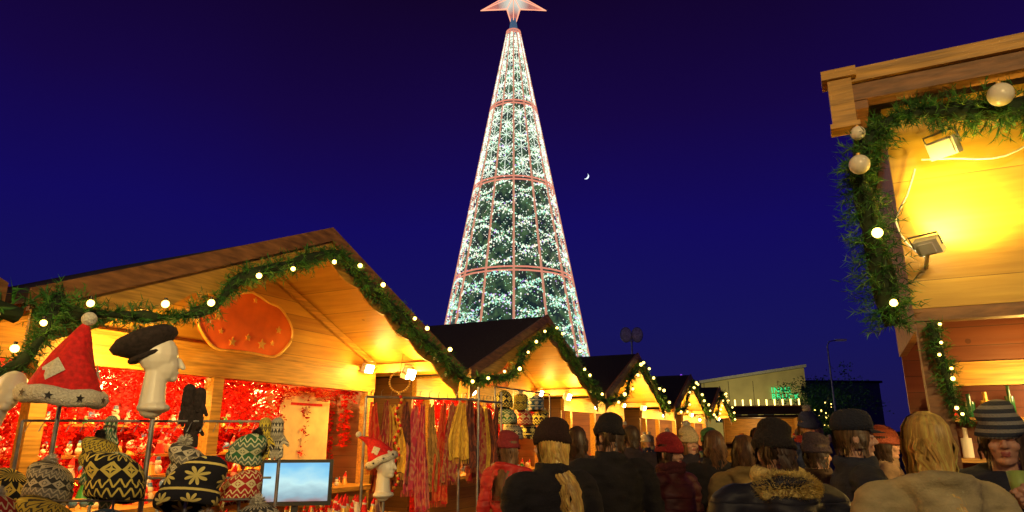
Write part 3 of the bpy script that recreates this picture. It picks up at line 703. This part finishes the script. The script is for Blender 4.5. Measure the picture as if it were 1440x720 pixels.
def glove(x, y, z, mat, rot=0):
    m = MB(); m.sph((0, 0, -.10), (.045, .018, .055)); m.chain([(0, 0, 0), (0, 0, -.06)], [.035, .038])
    for k, (fx, l) in enumerate(((-.033, .05), (-.011, .065), (.011, .062), (.033, .05))): m.chain([(fx, 0, -.14), (fx*1.15, -.004, -.14-l)], [.012, .010], n=8)
    m.chain([(.035, 0, -.08), (.068, -.006, -.125)], [.014, .011], n=8)
    o = remesh_mb(m, 'knitted_glove', .006, 1); o.data.materials.append(mat); o.matrix_local = T(x, y, z, rot)
for k, (x, z) in enumerate(((-1.90, 1.87), (-1.84, 1.85), (-1.87, 1.74), (-2.35, 1.69), (-1.45, 1.68), (-1.38, 1.68))): glove(x, 4.0+.01*k, z, (DK, DK, DK, KN[4], KN[3], KN[0])[k], rk.uniform(-.5, .5))
m = MB()
for k in range(9):
    x, y, z = -.15+.045*k*1.9, 10.2+.09*k*1.9, 2.02-.22*(k % 3)
    knit_hat(T(x, y, z, rk.uniform(-1, 1)), KN[(k*3+1) % 7], 0, 1.15, k % 2, rk.uniform(-.6, .6)); m.cyl((x, y, z+.18), (x, y, 2.32), .004, .004, 5)
m.cyl((-.25, 10.0, 2.32), (.65, 11.8, 2.32), .012, .012); m.cyl((-.25, 10.0, 0), (-.25, 10.0, 2.32), .014, .014); m.cyl((.65, 11.8, 0), (.65, 11.8, 2.32), .014, .014)
m.obj('display_rack', [METAL])

mm = empty('computer_monitor', T(-1.98, 6.45, 0, math.radians(12)))
m = MB(); m.box((0, 0, 1.20), (.64, .045, .40), 0); m.box((0, -.0245, 1.205), (.575, .004, .335), 1); m.box((0, .03, .95), (.06, .03, .2), 0); m.box((0, .03, .86), (.28, .2, .02), 0)
scm, snt, sb = nm('screen'); f = noise_out(snt, 5, (1, 1, 2), 3)
stc = snt.nodes.new('ShaderNodeTexCoord'); ssp = snt.nodes.new('ShaderNodeSeparateXYZ'); snt.links.new(stc.outputs['Object'], ssp.inputs[0])
base = ramp(snt, MT(snt, 'ADD', MT(snt, 'MULTIPLY', MT(snt, 'SUBTRACT', ssp.outputs['Z'], 1.04), 2.2), MT(snt, 'MULTIPLY', f, .4)), [(.16, (.35, .2, .22)), (.3, (.3, .5, .6)), (.55, (.6, .95, 1)), (.8, (.25, .7, 1)), (1, (.12, .5, .95))])
snt.links.new(base, sb.inputs['Emission Color']); sb.inputs['Emission Strength'].default_value = .9; sb.inputs['Base Color'].default_value = (.01, .01, .01, 1); sb.inputs['Roughness'].default_value = .5
m.obj('monitor_body', [BLACKP, scm], mm)
m = MB(); R_ = Matrix.Rotation(ROT, 3, 'Z')
tc_ = Vector((-2.0, 6.5, .82)); m.box(tc_, (2.4, .7, .05), 0, R_)
for sx in (-1.1, 1.1):
    for sy in (-.28, .28): p = tc_+R_ @ Vector((sx, sy, -.41)); m.box(p, (.05, .05, .8), 0, R_)
m.obj('display_table', [WOODB])
m = MB(); rr = random.Random(8)
for k in range(60):
    q = tc_+R_ @ Vector((rr.uniform(-1.1, 1.1), rr.uniform(-.3, .3), .03))
    if (q.xy-Vector((-1.98, 6.45))).length < .33: continue
    h = rr.uniform(.08, .17); r = h*.3; m.cyl(q, q+Vector((0, 0, h*.6)), r, r*.5, 8, rr.choice((0, 0, 1, 2))); m.sph(q+Vector((0, 0, h*.7)), r*.6, 1, 8, 6); m.cyl(q+Vector((0, 0, h*.75)), q+Vector((r*.3, 0, h*1.2)), r*.62, .003, 8, 0)
m.obj('santa_figurines', [REDF, WHITEP, GOLD])

def cloth_mat(name, c1, c2, c3=None):
    m_, nt, b = nm(name); f = noise_out(nt, 16, (1, .5, .45), 2); f2 = noise_out(nt, 9, (1.6, .5, .4), 3)
    col = ramp(nt, f, [(.42, c1), (.5, c2), (.60, c1), (.66, c3 or c2)])
    col = mixc(nt, MT(nt, 'MULTIPLY', f2, .8), col, c1)
    nt.links.new(col, b.inputs['Base Color']); b.inputs['Roughness'].default_value = .8
    return m_
SC = [cloth_mat('scarf_red', (.6, .02, .015), (.8, .24, .05)), cloth_mat('scarf_leopard', (.55, .30, .08), (.06, .03, .02)), cloth_mat('scarf_pink', (.6, .05, .10), (.75, .4, .2), (.2, .02, .1)), cloth_mat('scarf_dark', (.10, .03, .03), (.4, .1, .05)), cloth_mat('scarf_yellow', (.75, .48, .06), (.35, .14, .03)), cloth_mat('scarf_wine', (.32, .02, .04), (.55, .35, .10))]
def scarf(x, y, z0, L, wd, mat, rot, seed):
    rnd = random.Random(seed); vs = []; nz, nx = 24, 14; ph = rnd.random()*6; fr = rnd.uniform(11, 20); amp = rnd.uniform(.02, .045)
    for j in range(nz+1):
        t = j/nz
        for i in range(nx+1):
            u = i/nx-.5; pinch = .35+.65*min(1, t*1.6)
            vs.append((u*wd*pinch+.03*math.sin(3*t+ph), amp*math.sin(u*fr+ph+t*2.5)+.03*math.sin(t*2+ph), -t*L-.05*abs(u)*math.sin(ph)+.015*math.sin(u*9+ph)))
    m = MB(); m.add(vs, [(j*(nx+1)+i, j*(nx+1)+i+1, (j+1)*(nx+1)+i+1, (j+1)*(nx+1)+i) for j in range(nz) for i in range(nx)], 0, True)
    for i in range(16):
        xx = (i/15-.5)*wd+.03*math.sin(3+ph); m.cyl((xx, 0, -L+.01), (xx+rnd.uniform(-.01, .01), 0, -L-.06), .004, .003, 4)
    m.obj('scarf', [mat], None, T(x, y, z0, rot))
k = 0
for row, (x0, y0, x1, y1, z) in enumerate(((-1.55, 7.5, -.45, 8.1, 2.02), (-.6, 8.6, -.2, 9.4, 2.05))):
    n = 11 if row == 0 else 6
    for i in range(n):
        t = (i+.5)/n; scarf(x0+(x1-x0)*t, y0+(y1-y0)*t-.02+random.uniform(-.05, .05), z+random.uniform(-.10, .02), random.uniform(.6, 1.15), random.uniform(.14, .28), SC[(i*5+row+(i > 4)) % 6], random.uniform(-.6, .9), k); k += 1
m = MB()
for (x0, y0, x1, y1, z) in ((-1.6, 7.47, -.4, 8.12, 2.03), (-.65, 8.5, -.15, 9.5, 2.06)):
    m.cyl((x0, y0, z), (x1, y1, z), .014); m.cyl((x0, y0, 0), (x0, y0, z), .016); m.cyl((x1, y1, 0), (x1, y1, z+.15), .016)
    for k in range(12):
        t = (k+.5)/12; x, y = x0+(x1-x0)*t, y0+(y1-y0)*t; m.tube([(x, y, z), (x, y, z+.06), (x+.02, y, z+.08)], .004, 4)
m.obj('scarf_rack', [METAL])
m = MB()
for i in range(28): a = 2*pi*i/28; m.sph((-1.22+.11*math.cos(a), 7.35, 2.18+.11*math.sin(a)), .012, 0, 6, 5)
for i in range(34): m.sph((-1.22+.03*math.sin(i*.7), 7.35, 2.05-i*.03), .018, i % 2, 8, 6)
m.cyl((-1.22, 7.35, 2.29), (-1.22, 7.5, 2.5), .004, .004, 4, 0)
m.obj('bead_garland', [GOLD, REDF])
mannequin(T(-1.22, 6.7, 1.20, math.radians(60)) @ Matrix.Scale(1.15, 4)); santa_hat(T(-1.24, 6.72, 1.35) @ Matrix.Rotation(math.radians(-25), 4, 'Y'), .85, -.8)
m = MB(); m.cyl((-1.22, 6.71, 0), (-1.22, 6.71, 1.12), .014); m.cyl((-1.22, 6.71, 0), (-1.22, 6.71, .02), .16, .16, 20); m.obj('hat_stand', [METAL])

# ------------------------------------------------------------ people
def hand_mb(curl, side):
    m = MB(); s = side
    m.sph((0, 0, -.045), (.040, .016, .048), 0, 12, 8); m.chain([(0, 0, .02), (0, 0, -.02)], [.026, .028], n=10)
    for fx, l, r in ((-.030, .062, .0085), (-.010, .078, .0092), (.010, .084, .0095), (.029, .074, .0092)):
        p = Vector((fx*s, 0, -.085)); pts = [p]; a = curl*.5
        for q in (.45, .32, .23):
            p = p+Vector((0, -math.sin(a)*l*q, -math.cos(a)*l*q)); pts.append(p); a += curl
        m.chain(pts, [r*1.1, r*1.05, r, r*.85], n=8)
    m.chain([(.030*s, -.004, -.02), (.052*s, -.018, -.055), (.050*s, -.036-.01*curl, -.085)], [.014, .0115, .010], n=8)
    return m
_hand = {}
def hand(curl, side):
    k = (curl, side)
    if k not in _hand:
        o = remesh_mb(hand_mb(curl, side), 'hand', .0045, 1); _hand[k] = o.data; bpy.data.objects.remove(o)
    return _hand[k]
_body = {}
POSE = {'stand': (((.22, .0, 1.40), (.275, .03, 1.13), (.27, -.05, .90)), ((-.22, .0, 1.40), (-.275, .03, 1.13), (-.27, -.05, .90))),
        'hold': (((.22, .0, 1.40), (.27, -.0, 1.13), (.10, -.26, 1.16)), ((-.22, .0, 1.40), (-.27, .0, 1.13), (-.10, -.26, 1.16))),
        'drink': (((.22, .0, 1.40), (.28, -.10, 1.15), (.085, -.25, 1.36)), ((-.22, .0, 1.40), (-.28, -.10, 1.16), (-.07, -.25, 1.34))),
        'reach': (((.22, .0, 1.40), (.29, -.08, 1.16), (.16, -.33, 1.26)), ((-.22, .0, 1.40), (-.275, .03, 1.13), (-.27, -.05, .90)))}
def body(pose, fem, style):
    key = (pose, fem, style)
    if key in _body: return _body[key]
    m = MB(); ws = .92 if fem else 1.02
    rings = [(.74, .205, .16, 0), (.80, .20, .155, 0), (.95, .195, .15, 0), (1.08, .175 if fem else .185, .135, .0), (1.22, .19, .14, -.005), (1.33, .205, .14, -.003), (1.40, .20, .12, .005), (1.45, .16, .10, .01), (1.49, .095, .08, .01)]
    N = 30; vs = []
    for z, rx, ry, oy in rings:
        for i in range(N):
            a = 2*pi*i/N; vs.append((rx*ws*math.cos(a), ry*math.sin(a)+oy, z))
    R_ = len(rings)
    m.add(vs, [(k*N+i, k*N+(i+1) % N, (k+1)*N+(i+1) % N, (k+1)*N+i) for k in range(R_-1) for i in range(N)], 0)
    m.add(vs[:N][::-1], [tuple(range(N))]); m.add(vs[-N:], [tuple(range(N))])
    for arm in POSE[pose]:
        A, B, C_ = [Vector((p[0]*ws, p[1], p[2])) for p in arm]
        m.chain([A+Vector((-.06*ws*(1 if A.x > 0 else -1), 0, .02)), A, A.lerp(B, .5), B, B.lerp(C_, .5), C_], [.078, .074, .067, .059, .054, .045])
    for sg in (-1, 1):
        m.chain([(sg*.095, 0, .85), (sg*.105, -.015, .48), (sg*.11, .02, .10)], [.098, .068, .05])
        m.chain([(sg*.11, .04, .055), (sg*.13, -.15, .04)], [.05, .042])
    if style == 'hood':
        m.tube([(.115*math.cos(t), .10*math.sin(t)+.02, 1.475+.03*math.sin(t)) for t in np.linspace(0, 2*pi, 20, False)], .032, 8, 0, True)
        for zz, rx, yy in ((1.46, .115, .10), (1.42, .11, .125), (1.37, .085, .135), (1.32, .05, .14)): m.sph((0, yy, zz), (rx, .035, .045))
    else:
        m.tube([(.084*math.cos(t), .082*math.sin(t)+.01, 1.495) for t in np.linspace(0, 2*pi, 20, False)], .024, 8, 0, True)
        m.tube([(.080*math.cos(t), .078*math.sin(t)+.01, 1.53) for t in np.linspace(0, 2*pi, 20, False)], .018, 8, 0, True)
    o = remesh_mb(m, 'b', .016, 2, .018, 7, .1); me = o.data; bpy.data.objects.remove(o)
    ring_z = .76
    for p in me.polygons:
        z = p.center.z; p.material_index = 0 if z > ring_z else (1 if z > .12 else 2)
    for p in me.polygons:
        if p.center.z <= ring_z and abs(p.center.x) > .24*ws and p.center.z > .6: p.material_index = 0
    _body[key] = me; return me
_head = {}
def head_mesh(fem):
    if fem in _head: return _head[fem]
    m = MB(); j = .92 if fem else 1.0
    m.sph((0, .012, 1.66), (.076, .096, .092), 0, 24, 16); m.sph((0, -.020, 1.60), (.060*j, .072, .083), 0, 20, 14); m.sph((0, -.068, 1.542), (.024*j, .022, .020))
    m.sph((0, -.040, 1.545), (.045*j, .045, .025)); m.chain([(0, -.088, 1.648), (0, -.108, 1.612)], [.008, .0125], n=10)
    for sg in (-1, 1):
        m.sph((sg*.012, -.098, 1.607), (.009, .011, .008)); m.sph((sg*.078, .012, 1.628), (.010, .019, .032)); m.sph((sg*.036, -.066, 1.607), (.024, .022, .022)); m.sph((sg*.028, -.079, 1.668), (.023, .012, .009))
        m.sph((sg*.031, -.078, 1.645), (.017, .012, .010))
    m.sph((0, -.087, 1.580), (.022, .010, .0055)); m.sph((0, -.086, 1.568), (.020, .010, .006)); m.chain([(0, .015, 1.44), (0, .012, 1.57)], [.058, .053])
    o = remesh_mb(m, 'h', .0055, 1); me = o.data; bpy.data.objects.remove(o)
    for p in me.polygons:
        c_ = p.center; p.material_index = 1 if (abs(c_.x) < .021 and c_.y < -.089 and 1.562 < c_.z < 1.586) else 0
    _head[fem] = me; return me
def eyes_mb():
    m = MB()
    for sg in (-1, 1):
        m.sph((sg*.031, -.0815, 1.645), (.0135, .0105, .0085), 0, 10, 8); m.sph((sg*.031, -.0905, 1.645), (.0058, .003, .0058), 1, 8, 6)
        m.chain([(sg*.016, -.093, 1.664), (sg*.030, -.093, 1.669), (sg*.046, -.083, 1.664)], [.003, .0035, .002], 2, 6)
    return m
EYE = eyes_mb().mesh('eyes')
SKIN = [simple('skin_a', (.60, .33, .22), .5, var=.08, vs=30, bmp=.1), simple('skin_b', (.66, .38, .26), .5, var=.08, vs=30, bmp=.1)]
LIPS = simple('lips', (.42, .12, .10), .4, var=.05); EYEW = simple('eye_white', (.75, .72, .7), .2, var=.02, bmp=0); IRIS = simple('iris', (.05, .035, .02), .2, bmp=0)
JEAN = simple('denim', (.03, .04, .08), .9, vs=60); SHOE = simple('boot_leather', (.02, .015, .012), .5)
def mcache(f):
    d = {}
    def g_(*a):
        if a not in d: d[a] = f(*a)
        return d[a]
    return g_
@mcache
def coatm(c_, puff=0):
    m_, nt, b = nm('coat'); f = noise_out(nt, 9, (1, 1, 1.6), 4); f2 = noise_out(nt, 120, (1, 1, 1), 2)
    nt.links.new(ramp(nt, f, [(.3, tuple(x*.65 for x in c_)), (.7, tuple(min(1, x*1.3) for x in c_))]), b.inputs['Base Color'])
    b.inputs['Roughness'].default_value = .6 if puff else .9
    if puff:
        tc = nt.nodes.new('ShaderNodeTexCoord'); sp = nt.nodes.new('ShaderNodeSeparateXYZ'); nt.links.new(tc.outputs['Object'], sp.inputs[0])
        h = MT(nt, 'ABSOLUTE', MT(nt, 'SINE', MT(nt, 'MULTIPLY', MT(nt, 'ADD', sp.outputs['Z'], MT(nt, 'MULTIPLY', f, .03)), pi/.11))); h = MT(nt, 'ADD', MT(nt, 'POWER', h, .4), MT(nt, 'MULTIPLY', f, .9)); bump(nt, b, h, .45, .02)
    else: bump(nt, b, MT(nt, 'ADD', f, MT(nt, 'MULTIPLY', f2, .3)), .6, .02)
    return m_
@mcache
def woolm(c_, stripe=None):
    m_, nt, b = nm('wool'); tc = nt.nodes.new('ShaderNodeTexCoord'); sp = nt.nodes.new('ShaderNodeSeparateXYZ'); nt.links.new(tc.outputs['Object'], sp.inputs[0])
    f = noise_out(nt, 90, (1, 1, 1), 2)
    if stripe:
        s_ = MT(nt, 'GREATER_THAN', MT(nt, 'SINE', MT(nt, 'MULTIPLY', sp.outputs['Z'], 2*pi/.034)), 0.1)
        nt.links.new(mixc(nt, s_, c_, stripe), b.inputs['Base Color'])
    else: nt.links.new(ramp(nt, f, [(.3, tuple(x*.6 for x in c_)), (.7, c_)]), b.inputs['Base Color'])
    b.inputs['Roughness'].default_value = .95; bump(nt, b, f, .8, .01); return m_
@mcache
def hairm(c_): return simple('hair', c_, .45, var=.45, vs=8, bmp=.3, sc3=(6, 6, 1))
@mcache
def hat_mesh(kind):
    m = MB()
    if kind == 'beanie' or kind == 'pompom':
        m.lathe([(.98, 1.655), (1.07, 1.652), (1.10, 1.67), (1.09, 1.70), (1.02, 1.712), (1.0, 1.73), (.93, 1.755), (.76, 1.782), (.5, 1.80), (.22, 1.808), (.001, 1.81)], 72, 0, fn=lambda t, z: (1+.022*math.cos(36*t))*(1+.03*math.sin(2*t+z*14)), sx=.086, sy=.108, c=(0, .012, 0))
        m.v = [(x+.01*math.sin(z*60), y+max(0, z-1.74)*.35, z-max(0, -(y))*.12*(1 if z < 1.72 else 0)) for x, y, z in m.v]
        if kind == 'pompom':
            c0 = Vector((0, .035, 1.83)); m.sph(c0, .03, 1, 8, 6); rnd = random.Random(2)
            for k in range(220):
                d = Vector((rnd.gauss(0, 1), rnd.gauss(0, 1), rnd.gauss(0, 1))).normalized(); sd = d.orthogonal()*.006; m.add([c0-sd, c0+sd, c0+d*.05], [(0, 1, 2)], 1)
    elif kind == 'cap':
        m.lathe([(.99, 1.68), (1.05, 1.68), (1.07, 1.72), (1.0, 1.755), (.8, 1.785), (.45, 1.80), (.001, 1.803)], 40, 0, sx=.086, sy=.108, c=(0, .012, 0))
        vs = []
        for j in range(5):
            for i in range(11):
                a = -pi/2+(i/10-.5)*1.7; q = 1+.16*j*math.cos((i/10-.5)*2.4); vs.append((.088*math.cos(a)*(1+.03*j), .012+.11*math.sin(a)*q, 1.688-.006*j))
        m.add(vs, [(j*11+i, j*11+i+1, (j+1)*11+i+1, (j+1)*11+i) for j in range(4) for i in range(10)], 0, True)
    return m.mesh('hat')
@mcache
def hair_mesh(kind, seed):
    m = MB(); rnd = random.Random(seed)
    m.sph((0, .018, 1.668), (.081, .098, .092), 0, 24, 14)
    keep = [i for i, f in enumerate(m.f) if not (sum(m.v[k][1] for k in f)/len(f) < -.045 and sum(m.v[k][2] for k in f)/len(f) < 1.705) and sum(m.v[k][2] for k in f)/len(f) > 1.58]
    m.f = [m.f[i] for i in keep]; m.m = [m.m[i] for i in keep]; m.s = [True]*len(keep)
    ns, zend = {'long': (700, 1.27), 'bob': (420, 1.49)}.get(kind, (300, 1.595))
    clumps = [(rnd.uniform(-pi/2+.7, 3*pi/2-.7), rnd.uniform(.0, 6.28), rnd.uniform(-.07, .05), rnd.uniform(.005, .018)) for _ in range(44)]
    for k in range(ns):
        ca, ph, dze, wav = rnd.choice(clumps)
        a = ca+rnd.gauss(0, .12)
        if a < -pi/2+.65 or a > 3*pi/2-.65: continue
        ze = zend+dze+rnd.uniform(-.02, .03); pts = []
        for j in range(4):
            e = pi/2-.2-(pi/2-.1)*j/3
            pts.append(Vector((.086*math.cos(e)*math.cos(a), .018+.103*math.cos(e)*math.sin(a), 1.668+.097*math.sin(e))))
        z = 1.66
        while z > ze:
            z -= .04; dn = 1.66-z
            if kind == 'long': rr = .97-.25*min(dn, .16)/.16*.6+max(0, dn-.16)*.9
            elif kind == 'bob': rr = 1.02-.8*max(0, dn-.08)
            else: rr = .98-.6*dn
            aa = a+wav*6*math.sin(ph+z*22)
            y = .02+.100*rr*math.sin(aa)
            if kind == 'long' and dn > .14: y += .075*min(1, (dn-.14)/.12)*(1 if math.sin(aa) > 0 else -.7)
            pts.append(Vector((.088*rr*math.cos(aa)+wav*math.sin(z*40+ph)+rnd.gauss(0, .002), y+wav*.5*math.cos(z*36+ph), z)))
        vs = []; L_ = len(pts)
        for q_, p in enumerate(pts):
            w_ = .0045*(1-.6*(q_/L_)**2); t_ = Vector((-math.sin(a), math.cos(a), 0)); vs += [p-t_*w_, p+t_*w_+Vector((.003*math.cos(a), .003*math.sin(a), 0))]
        m.add(vs, [(2*i, 2*i+1, 2*i+3, 2*i+2) for i in range(len(pts)-1)], rnd.choice((0, 0, 1)), True)
    return m.mesh('hair')
def link(name, me, mats, parent, M=None):
    o = bpy.data.objects.new(name, me); COL.objects.link(o); o.parent = parent
    while len(me.materials) < len(mats): me.materials.append(None)
    for i, m_ in enumerate(mats): o.material_slots[i].link = 'OBJECT'; o.material_slots[i].material = m_
    if M is not None: o.matrix_local = M
    return o
def person(x, y, H, face, coat=(.02, .02, .025), hat=None, hatc=(.02, .02, .02), stripe=None, hair='short', hairc=(.06, .035, .02), fem=False, pose='stand', style='collar', puff=0, turn=0, tilt=0, scarfc=None, furc=None, trous=None, seed=1, wide=1.0):
    top = 1.81 if hat else 1.765
    s = H/top
    root = empty('woman' if fem else 'man', T(x, y, 0, math.radians(face)) @ Matrix.Scale(s, 4))
    cm = coatm(coat, puff)
    WS = Matrix.Scale(wide, 4, (1, 0, 0)) @ Matrix.Scale(wide, 4, (0, 1, 0))
    link('body', body(pose, fem, style), [cm, trous or JEAN, SHOE], root, WS)
    ws = .92 if fem else 1.02
    HM = Matrix.Translation((0, .012, 1.5)) @ Matrix.Rotation(math.radians(turn), 4, 'Z') @ Matrix.Rotation(math.radians(tilt), 4, 'X') @ Matrix.Translation((0, -.012, -1.5))
    sk = SKIN[seed % 2]
    link('head', head_mesh(fem), [sk, LIPS], root, HM); link('eyes', EYE, [EYEW, IRIS, hairm(hairc)], root, HM)
    if hair: link('hair', hair_mesh(hair, seed % 3), [hairm(hairc), hairm(tuple(c*1.5 for c in hairc))], root, HM)
    if hat: link('hat', hat_mesh(hat), [woolm(hatc, stripe)]+([FUR] if hat == 'pompom' else []), root, HM)
    for i, arm in enumerate(POSE[pose]):
        C_ = Vector(arm[2]); B = Vector(arm[1]); C_.x *= ws*wide; B.x *= ws*wide; C_.y *= wide; B.y *= wide; d = (C_-B).normalized()
        q = Vector((0, 0, -1)).rotation_difference(d).to_matrix().to_4x4()
        low = pose in ('stand',) or (pose == 'reach' and i == 1)
        sd = 1 if arm[0][0] > 0 else -1
        tw = Matrix.Rotation(sd*(pi/2 if low else .3), 4, 'Z') if low else Matrix.Rotation(sd*.9, 4, 'Z')
        link('hand', hand(.35 if low else .85, 1 if not low else sd), [sk], root, Matrix.Translation(C_+d*.03) @ q @ tw)
    if scarfc or furc:
        m = MB(); rr_ = .04 if furc else .035
        for kz in range(2):
            m.tube([((.085+.01*kz)*math.cos(t), (.085)*math.sin(t)+.008, 1.50+kz*.035-.012*math.sin(t)+.006*math.sin(5*t)) for t in np.linspace(0, 2*pi, 22, False)], rr_, 9, 0, True)
        if furc:
            m.sph((0, .11, 1.455), (.15, .06, .055), 0, 20, 12); rnd = random.Random(3)
            for k in range(3800):
                a = rnd.random()*6.28; e = rnd.uniform(-1.3, 1.3); p = Vector((.15*math.cos(a)*math.cos(e), .08+.095*math.sin(a)*math.cos(e), 1.475+.075*math.sin(e))); d = (p-Vector((0, .05, 1.47))).normalized()
                sd = d.orthogonal()*.003; m.add([p-sd, p+sd, p+(d+Vector((rnd.gauss(0, .4), rnd.gauss(0, .4), rnd.gauss(0, .4)))).normalized()*.032], [(0, 1, 2)])
        m.obj('fur_collar' if furc else 'scarf', [woolm(furc or scarfc)], root)
    return root
PX = lambda px, Y: (px-720)/973*Y
BLK = (.012, .011, .016)
person(PX(716, 5.7), 5.7, 1.66, 150, (.42, .015, .015), 'beanie', (.25, .02, .03), hair='long', hairc=(.12, .06, .03), fem=True, style='hood', puff=1, seed=4)
person(PX(775, 4.0), 4.0, 1.715, 205, BLK, 'beanie', (.03, .010, .010), hair='long', hairc=(.62, .38, .10), fem=True, style='collar', seed=1, turn=30, wide=1.15)
person(PX(812, 6.3), 6.3, 1.70, 160, (.05, .03, .03), None, hair='bob', hairc=(.04, .02, .012), fem=True, seed=2)
person(PX(856, 4.8), 4.8, 1.77, 195, BLK, 'beanie', (.015, .013, .02), hair='short', puff=0, style='collar', seed=3, turn=20, wide=1.15)
person(PX(888, 7.0), 7.0, 1.72, 170, (.03, .02, .03), None, hair='short', seed=6)
person(PX(942, 5.1), 5.1, 1.64, 40, (.06, .008, .015), 'beanie', (.36, .02, .03), hair='long', hairc=(.06, .03, .02), fem=True, style='collar', puff=1, scarfc=(.10, .02, .03), seed=5, pose='hold', wide=1.12)
person(PX(969, 6.6), 6.6, 1.71, 15, (.03, .025, .04), 'pompom', (.75, .62, .35), hair='long', hairc=(.2, .1, .04), fem=True, seed=7, pose='hold')
person(PX(1003, 5.6), 5.6, 1.66, 175, BLK, None, hair='bob', hairc=(.12, .06, .03), fem=True, style='collar', seed=8, wide=1.08)
person(PX(1088, 3.2), 3.2, 1.69, 185, (.014, .016, .03), 'beanie', (.035, .03, .03), hair='short', style='hood', puff=1, furc=(.95, .78, .28), seed=9, wide=1.18, tilt=6)
person(PX(1045, 4.8), 4.8, 1.62, 165, (.26, .18, .06), None, hair='bob', hairc=(.10, .05, .02), fem=True, style='hood', seed=10)
person(PX(1203, 3.9), 3.9, 1.765, 75, (.02, .025, .05), 'cap', (.02, .025, .05), hair='short', hairc=(.1, .06, .03), style='collar', seed=11, puff=0, pose='hold', wide=1.2)
person(PX(1148, 4.9), 4.9, 1.64, 110, (.09, .06, .04), 'beanie', (.06, .04, .06), hair='short', seed=12, pose='hold', wide=1.1)
person(PX(1300, 2.7), 2.7, 1.70, 172, (.50, .43, .22), None, hair='long', hairc=(.70, .44, .11), fem=True, style='hood', seed=13, wide=1.12)
jm = person(2.18, 3.08, 1.765, -32, (.02, .025, .045), 'beanie', (.04, .05, .08), stripe=(.28, .28, .26), hair='short', pose='drink', style='hood', seed=14, tilt=4, wide=1.1)
m = MB(); m.lathe([(.001, -.045), (.028, -.045), (.036, .045), (.033, .045), (.026, -.03), (.001, -.03)], 20, 0)
m.obj('paper_cup', [simple('cup_green', (.35, .5, .12), .5, var=.2)], jm, Matrix.Translation((.01, -.345, 1.46)) @ Matrix.Rotation(math.radians(-12), 4, 'X'))
person(PX(1245, 5.6), 5.6, 1.70, 60, (.3, .2, .12), 'beanie', (.5, .12, .06), hair='long', fem=True, seed=15, pose='hold')
rc = random.Random(21); placed = [(-.02, 5.7)]
cols = [BLK, BLK, (.02, .03, .08), (.06, .03, .03), (.16, .02, .03), (.20, .14, .06), (.03, .08, .05), (.32, .03, .03), (.03, .05, .14), (.4, .34, .22), (.22, .07, .02)]
hats = [BLK, (.45, .03, .03), (.7, .58, .3), (.05, .07, .2), (.6, .22, .06), (.15, .15, .15), (.75, .7, .55), (.08, .25, .1)]
n = 0; tries = 0
while n < 62 and tries < 4000:
    tries += 1
    Y = 6.5+rc.random()**.8*24; px = rc.uniform(690, 1270); x = PX(px, Y); rowx = -1.94+.489*(Y-6.8)
    if x < rowx+1.0 or x > rowx+9: continue
    if Y < 8 and px < 1000: continue
    if any((x-a)**2+(Y-b)**2 < .34 for a, b in placed): continue
    placed.append((x, Y)); fem = rc.random() < .5
    person(x, Y, rc.uniform(1.55, 1.72) if fem else rc.uniform(1.66, 1.88), rc.choice((180, 180, 0, 0, 90, -90, 150, -150, 30))+rc.uniform(-30, 30), rc.choice(cols), rc.choice((None, 'beanie', 'beanie', 'pompom', 'cap')), rc.choice(hats), hair=rc.choice(('long', 'bob', 'long')) if fem else 'short', hairc=rc.choice(((.05, .03, .02), (.12, .06, .03), (.45, .28, .1), (.02, .015, .012))), fem=fem, pose=rc.choice(('stand', 'hold', 'reach', 'hold')), style=rc.choice(('hood', 'collar')), puff=rc.randint(0, 1), seed=rc.randint(0, 20), scarfc=rc.choice((None, None, (.4, .03, .03), (.4, .35, .25))), turn=rc.uniform(-30, 30), tilt=rc.uniform(-8, 10), wide=rc.uniform(.98, 1.12))
    n += 1
print('crowd', n)
